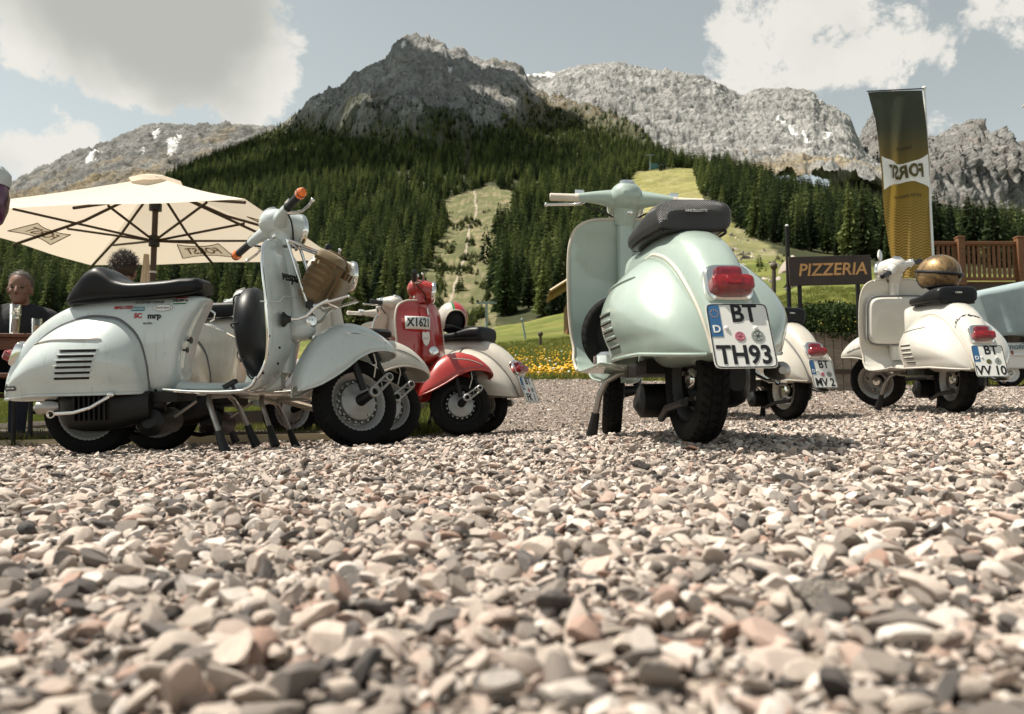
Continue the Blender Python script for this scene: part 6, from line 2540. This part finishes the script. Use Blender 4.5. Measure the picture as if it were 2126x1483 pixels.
# ------------------------------------------------------------------ beer table, bench, glasses
def bench_set():
    zt = at(40, 690, 5.3).z
    gz = float(ground_z(-3.4, 5.5))
    tx = at(60, 690, 5.3).x
    root = empty('beer_table', (tx - .75, 5.62, gz), (0, 0, R(4)))
    tag(root, 'red-brown wooden beer table at the left edge carrying two glasses', 'table')
    h = zt - gz
    for j in range(3):
        part('tabletop_plank', M_['tablewood'], root, lambda b: b.box((0, -.2 + j * .2, h - .014), (1.95, .192, .028)), bevel=.004)
    for sx in (-.7, .7):
        part('leg_frame', M_['darkmetal'], root, lambda b: (b.tube([(sx, -.24, 0), (sx * .96, -.22, h - .04), (sx * .96, .22, h - .04), (sx, .24, 0)], .016, 8), b.tube([(sx, -.22, .22), (sx, .22, .22)], .012, 8)))
    part('apron', M_['tablewood'], root, lambda b: b.box((0, -.27, h - .07), (1.8, .02, .08)), bevel=.003)
    b2 = empty('beer_bench', (tx - .75, 5.12, gz), (0, 0, R(4)))
    tag(b2, 'brown slatted bench before the beer table, behind the pale blue scooter', 'bench')
    for j in range(2):
        part('seat_plank', M_['tablewood'], b2, lambda b: b.box((0, -.065 + j * .13, .45), (1.95, .122, .028)), bevel=.004)
    for sx in (-.7, .7):
        part('leg_frame', M_['darkmetal'], b2, lambda b: b.tube([(sx, -.12, 0), (sx, -.1, .43), (sx, .1, .43), (sx, .12, 0)], .014, 8))
    part('backrest', M_['tablewood'], b2, lambda b: (b.box((-.35, -.14, .62), (1.3, .022, .16)), b.box((-.35, -.14, .83), (1.3, .022, .10)), [b.box((x, -.12, .64), (.05, .03, .5)) for x in (-.9, .2)]), bevel=.004)
    # glasses
    for (px, py0, py1, rad, nm, label, fill, fm, foam) in ((30, 628, 690, .034, 'beer_glass', 'tall ribbed glass half full of amber beer on the beer table', .50, 'beer', True),
                                                          (76, 658, 690, .034, 'drink_glass', 'short glass of cloudy pale drink on the beer table', .5, 'milky', False)):
        p = at(px, py1, 5.42)
        hh = (py1 - py0) * 5.42 / F_PX
        g = empty(nm, (p.x, 5.42, zt + .001))
        tag(g, label, 'glass', 'glasses on the beer table')
        part('tumbler', M_['clearglass'], g, lambda b: b.lathe([(0, .004), (0, rad * .85), (hh * .5, rad * .92), (hh, rad * 1.02), (hh, rad * .985), (hh * .5, rad * .895), (.012, rad * .83), (.012, .004)], (0, 0, 0), (0, 0, 1), 24))
        part('drink', M_[fm], g, lambda b: b.lathe([(.014, .003), (.014, rad * .82), (hh * fill, rad * .885), (hh * fill, .003)], (0, 0, 0), (0, 0, 1), 24))
        if foam:
            part('foam', M_['foam'], g, lambda b: b.lathe([(hh * fill, .003), (hh * fill, rad * .84), (hh * (fill + .07), rad * .85), (hh * (fill + .07), .003)], (0, 0, 0), (0, 0, 1), 24))
            part('foam_streak', M_['foam'], g, lambda b: [b.ell((rad * .84 * math.cos(a), rad * .84 * math.sin(a), hh * z), (.006, .006, .012), 5, 7) for a, z in zip(rng.uniform(0, 6.28, 26), rng.uniform(.62, .95, 26))]).__setitem__('kind', 'stuff')
    fl = empty('table_flower', (at(98, 690, 5.5).x, 5.5, zt))
    tag(fl, 'tiny yellow flower posy on the beer table', 'flower')
    part('stem', M_['hedge'], fl, lambda b: b.tube([(0, 0, 0), (.005, 0, .04)], .006, 5))
    part('petals', M_['petal'], fl, lambda b: b.ell((.005, 0, .048), (.012, .012, .008), 6, 8))


M_['beer'] = mat('amber beer', (.36, .13, .008), .15, var=.1)
M_['milky'] = mat('cloudy drink', (.70, .45, .25), .3, var=.1)
M_['foam'] = mat('beer foam', (.75, .70, .60), .8, var=.05)
m_, nt_, b_ = nodes('clear glass')
b_.inputs['Base Color'].default_value = (.95, .96, .95, 1)
b_.inputs['Transmission Weight'].default_value = 1
b_.inputs['Roughness'].default_value = .03
M_['clearglass'] = m_
bench_set()


# ------------------------------------------------------------------ people
def capsule(b, p0, p1, r0, r1, n=12):
    p0, p1 = Vector(p0), Vector(p1)
    b.tube([p0.lerp(p1, t) for t in (0, .25, .5, .75, 1)], [r0 + (r1 - r0) * t for t in (0, .25, .5, .75, 1)], n)
    b.ell(p0, (r0,) * 3, 8, n)
    b.ell(p1, (r1,) * 3, 8, n)


M_['skin'] = mat('skin', (.20, .105, .072), .55, var=.08, scale=14)  # base colour darkened to carry the parasol shade on the seated man
M_['hairdark'] = mat('dark brown hair', (.035, .022, .014), .6, var=.3, scale=60, bump=.004, bscale=160)
M_['hairgrey'] = mat('short greying hair', (.09, .075, .06), .6, var=.3, scale=90, bump=.003, bscale=220)
M_['shirt'] = mat('black cotton shirt', (.016, .017, .020), .9, var=.2, bump=.003, bscale=25)
M_['jeans'] = mat('dark jeans', (.025, .03, .045), .9)
M_['eye'] = mat('eye', (.02, .015, .012), .2)


def remeshed(name, b, m, parent, voxel=.007, smooth=6):
    o = b.build(name, m, parent, angle=180)
    r = o.modifiers.new('remesh', 'REMESH')
    r.mode = 'VOXEL'
    r.voxel_size = voxel
    r.use_smooth_shade = True
    s = o.modifiers.new('smooth', 'SMOOTH')
    s.iterations = smooth
    s.factor = .5
    return o


def seated_person(label, loc, rz, hair, shirtmat, back=False):
    """seated figure facing +x in its own frame, seat at z 0.45, origin on the ground under the hips."""
    root = empty('person', loc, (0, 0, R(rz)))
    tag(root, label, 'person')
    b = MB()
    hz = 1.20
    # head: skull, jaw, brow, nose, ears, lips, chin
    b.ell((.03, 0, hz + .045), (.098, .076, .105), 14, 20)
    b.ell((.058, 0, hz - .03), (.066, .060, .078), 12, 18)
    b.ell((.100, 0, hz - .082), (.025, .028, .022), 8, 12)
    for sg in (1, -1):
        b.ell((.105, sg * .030, hz + .038), (.018, .027, .010), 8, 12)
        b.ell((.100, sg * .040, hz - .012), (.020, .022, .022), 8, 12)
        b.ell((.025, sg * .080, hz - .002), (.018, .010, .032), 8, 12)
        b.ell((.030, sg * .084, hz + .012), (.020, .006, .022), 8, 12)
    capsule(b, (.122, 0, hz + .026), (.140, 0, hz - .018), .010, .015)
    b.ell((.134, 0, hz - .024), (.016, .018, .011), 8, 12)
    b.ell((.118, 0, hz - .050), (.010, .025, .006), 8, 12)
    b.ell((.116, 0, hz - .061), (.010, .022, .007), 8, 12)
    capsule(b, (.005, 0, hz - .04), (-.02, 0, hz - .16), .058, .062, 16)
    # torso, hips
    b.ell((-.01, 0, .90), (.125, .185, .20), 14, 20)
    b.ell((-.02, 0, .66), (.125, .165, .20), 12, 20)
    b.ell((0, 0, .52), (.14, .175, .10), 12, 20)
    for sg in (1, -1):
        capsule(b, (-.02, sg * .08, 1.05), (-.02, sg * .19, 1.005), .06, .062)
        sh, el = (-.02, sg * .205, .995), (.10, sg * .27, .74)
        wr = (.36, sg * .10, .775)
        capsule(b, sh, el, .056, .045)
        capsule(b, el, wr, .043, .028)
        # palm and fingers resting on the table
        pm = Vector(wr) + Vector((.05, -sg * .02, -.005))
        b.ell(pm, (.050, .038, .018), 8, 14)
        for k, (ln, off) in enumerate(((.060, .030), (.070, .011), (.066, -.009), (.052, -.028))):
            q0 = pm + Vector((.040, -sg * off, .0))
            q1 = q0 + Vector((ln * .55, -sg * off * .2, .006))
            q2 = q1 + Vector((ln * .50, -sg * off * .1, -.020))
            capsule(b, q0, q1, .0095, .0088, 8)
            capsule(b, q1, q2, .0088, .0075, 8)
        t0 = pm + Vector((-.01, -sg * .032, .0))
        capsule(b, t0, t0 + Vector((.030, -sg * .026, .004)), .011, .010, 8)
        capsule(b, t0 + Vector((.030, -sg * .026, .004)), t0 + Vector((.055, -sg * .030, -.004)), .010, .008, 8)
        hip, kn, an = (.0, sg * .10, .52), (.44, sg * .13, .50), (.42, sg * .12, .09)
        capsule(b, hip, kn, .085, .060)
        capsule(b, kn, an, .058, .038)
        capsule(b, an, (.55, sg * .13, .045), .040, .032)
    body = remeshed('body', b, M_['skin'], root, .0075, 4)
    # shirt
    s = MB()
    s.ell((-.01, 0, .90), (.138, .200, .21), 14, 20)
    s.ell((-.02, 0, .66), (.140, .182, .21), 12, 20)
    for sg in (1, -1):
        capsule(s, (-.02, sg * .07, 1.05), (-.02, sg * .19, 1.008), .066, .074)
        capsule(s, (-.02, sg * .205, .995), (.045, sg * .243, .85), .074, .066)
    s.lathe([(0, .075), (.02, .070)], (-.012, 0, 1.075), (0, 0, 1), 20, cap=True)
    remeshed('shirt', s, M_[shirtmat], root, .011, 3)
    t = MB()
    t.ell((0, 0, .52), (.155, .19, .105), 12, 20)
    for sg in (1, -1):
        capsule(t, (.0, sg * .10, .52), (.44, sg * .13, .50), .094, .072)
        capsule(t, (.44, sg * .13, .50), (.42, sg * .12, .13), .070, .056)
    remeshed('trousers', t, M_['jeans'], root, .012, 3)
    # hair
    hb = MB()
    V, F = [], []
    hb.ell((.018, 0, hz + .058), (.103, .084, .102), 18, 26)
    A = hb.arr()
    if hair == 'hairdark':
        A = A + (np.array((.018, 0, hz + .058)) - A) * -(.04 + .40 * np.abs(fbm(A * 18, 4)))[:, None]
    cen = np.array((.018, 0, hz + .04))
    lowf = hz - .05 + .115 * sstep(A[:, 0], -.01, .06) + .04 * sstep(A[:, 0], .06, .10)
    if hair == 'hairgrey':
        lowf = lowf + .03 * sstep(np.abs(A[:, 1]), .02, .05) * sstep(A[:, 0], .03, .08)
    hid = sstep(lowf - A[:, 2], -.006, .010)
    A = A + (cen - A) * (.16 * hid)[:, None]
    hb.v = [A]
    ho = hb.build('hair', M_[hair], root, angle=180)
    rs = np.random.default_rng(3)
    st = MB()
    for _ in range(2200 if hair == 'hairdark' else 1800):
        d = rs.normal(size=3)
        d /= np.linalg.norm(d)
        if d[2] < (-.1 if d[0] < .2 else .45):
            continue
        p = np.array((.018, 0, hz + .058)) + d * np.array((.106, .086, .106)) * (1.12 if hair == 'hairdark' else 1.0)
        w = np.cross(d, rs.normal(size=3))
        w /= np.linalg.norm(w)
        l = .042 if hair == 'hairdark' else .013
        q = p + d * l * rs.uniform(.2, .9) + w * l
        st.add([p - w * .0, p + np.cross(d, w) * (.005 if hair == 'hairdark' else .003), q], [(0, 1, 2)])
    so = st.build('hair_strands', M_[hair], ho, smooth=False)
    so['kind'] = 'stuff'
    for sg in (1, -1):
        part('eye', M_['eye'], root, lambda q: q.ell((.112, sg * .031, hz + .018), (.011, .014, .008), 8, 10))
        part('eyebrow', M_[hair], root, lambda q: q.tube([(.117, sg * .016, hz + .040), (.118, sg * .032, hz + .045), (.105, sg * .050, hz + .040)], .0045, 6))
    return root


zg = float(ground_z(-3.5, 6.1))
pm1 = at(44, 604, 6.05)
seated_person('man with short greying hair and black T-shirt seated behind the beer glasses', (pm1.x, 6.05, pm1.z - 1.21), -72, 'hairgrey', 'shirt')
pm2 = at(257, 560, 6.3)
seated_person('person with tousled dark hair seated behind the black scooter seat', (pm2.x, 6.3, pm2.z - 1.23), 100, 'hairdark', 'shirt')
for nm, p in (('beer_bench', pm1), ('beer_bench', pm2)):
    d0 = 6.05 if p is pm1 else 6.3
    bz = p.z - 1.21
    bo = empty(nm, (p.x, d0, bz), (0, 0, R(8)))
    tag(bo, 'brown bench under the man in the black T-shirt' if p is pm1 else 'brown bench under the person with tousled dark hair', 'bench')
    for j in range(2):
        part('seat_plank', M_['tablewood'], bo, lambda b: b.box((0, -.065 + j * .13, .405), (1.0, .122, .028)), bevel=.004)
    for sx in (-.4, .4):
        part('leg_frame', M_['darkmetal'], bo, lambda b: b.tube([(sx, -.12, -.05), (sx, -.1, .385), (sx, .1, .385), (sx, .12, -.05)], .014, 8))

# folded second parasol post beside the main pole
fp = at(303, 555, 9.8)
fo = empty('folded_parasol', (fp.x, 9.8, float(ground_z(fp.x, 9.8))))
tag(fo, 'folded pale parasol standing behind the large parasol pole', 'parasol')
hz_ = at(303, 545, 9.8).z - fo.location.z
part('pole', M_['palewood'], fo, lambda b: b.cyl((0, 0, 0), (0, 0, hz_ + .1), .02))
part('cloth', M_['canopy'], fo, lambda b: b.grid(np.array([[((.10 + .03 * math.sin(8 * a)) * (1 - .75 * t) * math.cos(a), (.10 + .03 * math.sin(8 * a)) * (1 - .75 * t) * math.sin(a), hz_ * (.45 + .6 * t)) for a in np.linspace(0, 2 * math.pi, 48, endpoint=False)] for t in np.linspace(0, 1, 10)]), cv=True), angle=180)

# purple and grey lantern cut by the left edge
lp = at(-28, 405, 3.2)
lo = empty('hanging_lantern', lp)
tag(lo, 'dark purple rounded object with pale grey cap cut off at the left edge', 'lantern')
M_['purple'] = mat('dark purple lacquer', (.07, .008, .045), .3, coat=.6, var=.35, scale=30)
M_['palegrey'] = mat('pale grey plastic', (.45, .47, .46), .4)
part('globe', M_['purple'], lo, lambda b: b.lathe([(-.155, .004), (-.145, .03), (-.11, .062), (-.06, .079), (-.01, .084), (.04, .076)], (0, 0, 0), (0, 0, 1), 32))
part('cap', M_['palegrey'], lo, lambda b: b.lathe([(.038, .080), (.06, .086), (.09, .084), (.115, .066), (.125, .03), (.127, .004)], (0, 0, 0), (0, 0, 1), 32))
part('hanger', M_['darkmetal'], lo, lambda b: b.tube([(0, 0, .12), (-.02, 0, .6), (-.3, .1, .9), (-.62, .2, .9), (-.62, .2, -1.2)], .008, 8))

# pale timber edging lying on the ground behind the left scooters
def plank(name, label, p0, p1, w, h, m):
    p0, p1 = Vector(p0), Vector(p1)
    c = (p0 + p1) / 2
    o = empty(name, c)
    tag(o, label, 'plank')
    d = p1 - p0
    M = d.to_track_quat('X', 'Z').to_matrix()
    part('board', M_[m], o, lambda b: b.box((0, 0, h / 2), (d.length, w, h), M), bevel=.004)
    for t in (-.42, .42):
        part('nail', M_['steel'], o, lambda b: b.cyl(d * t + Vector((0, 0, h)), d * t + Vector((0, 0, h + .003)), .006, n=8))


def gp(x, y, dz=0.):
    return Vector((x, y, float(ground_z(x, y)) + dz))


plank('edging_timber', 'pale squared timber along the front of the added low terrace', gp(-4.6, 5.32), gp(-.92, 5.40), .07, .05, 'palewood')
tr_ = empty('added_terrace', (0, 0, 0))  # floor added so its dark boards deepen the shade behind the left scooters
tag(tr_, 'added low terrace floor, dark boards standing in for shade behind the left scooters', 'terrace')
for k in range(30):
    y0 = 5.50 + k * .145
    z0, z1 = float(ground_z(-5.5, y0)), float(ground_z(-.95, y0))
    p0, p1 = Vector((-6.4, y0, max(z0, -.08) + .035)), Vector((-1.0, y0, max(z1, -.08) + .035))
    dd = p1 - p0
    part('floor_board', M_['darkwood'], tr_, lambda b: b.box((p0 + p1) / 2, (dd.length, .137, .03), dd.to_track_quat('X', 'Z').to_matrix()), bevel=.003)
plank('weathered_board', 'weathered brown board leaning under the nose of the pale blue scooter', gp(-1.42, 4.95, .26), gp(-.72, 4.9, .05), .16, .03, 'greywood')


# ------------------------------------------------------------------ a few larger stones one can tell apart
def big_stone(px, py, d, s, m, label, seed):
    p = at(px, py, d)
    me = stone_mesh(seed, 3)
    me.materials.clear()
    me.materials.append(m)
    o = link('stone', me, m)
    o.location = (p.x, d, float(ground_z(p.x, d)) + s * .25)
    o.scale = (s, s, s)
    o.rotation_euler = (.2, .1, seed)
    tag(o, label, 'stone')


M_['stonered'] = mat('reddish stone', (.30, .16, .11), .8, var=.3, scale=3, bump=.05, bscale=9)
M_['stonedark'] = mat('dark stone', (.11, .095, .085), .8, var=.3, scale=3, bump=.05, bscale=9)
M_['stonepale'] = mat('pale stone', (.52, .46, .40), .8, var=.2, scale=3, bump=.05, bscale=9)
big_stone(1438, 921, 2.34, .026, M_['stonered'], 'reddish stone just in front of the mint scooter rear tyre', 31)
big_stone(1640, 1012, 1.55, .030, M_['stonedark'], 'dark brown stone standing up from the gravel right of the middle', 32)
big_stone(1330, 985, 1.9, .024, M_['stonedark'], 'dark pointed stone on the gravel below the mint scooter front wheel', 33)
big_stone(1690, 1255, .60, .026, M_['stonepale'], 'pale blurred stone in the near foreground at right', 34)

# ------------------------------------------------------------------ added cloud, unseen above the frame, put there to shade the peak
cc = Vector((-420, 1650, 540)) + SUN_DIR * 2300
b = MB()
rs = np.random.default_rng(4)
for k in range(26):
    a = rs.uniform(0, 6.28)
    q = rs.uniform(0, 1) ** .5
    b.ell((q * 620 * math.cos(a) - 60, q * 430 * math.sin(a), rs.uniform(-20, 90)), (rs.uniform(120, 240), rs.uniform(110, 200), rs.uniform(60, 120)), 12, 18)
V = b.arr()
V = V + (fbm(V / 120, 4) * 40)[:, None] * np.array((1, 1, .6))
b.v = [V]
M_['cloud'] = mat('cloud white', (.85, .85, .84), 1.0, var=.03, spec=0)
co = b.build('cloud', M_['cloud'], angle=180)
co.location = cc
tag(co, 'added heavy white cloud, unseen above the picture, placed to shade the peak', 'cloud', kind='stuff')
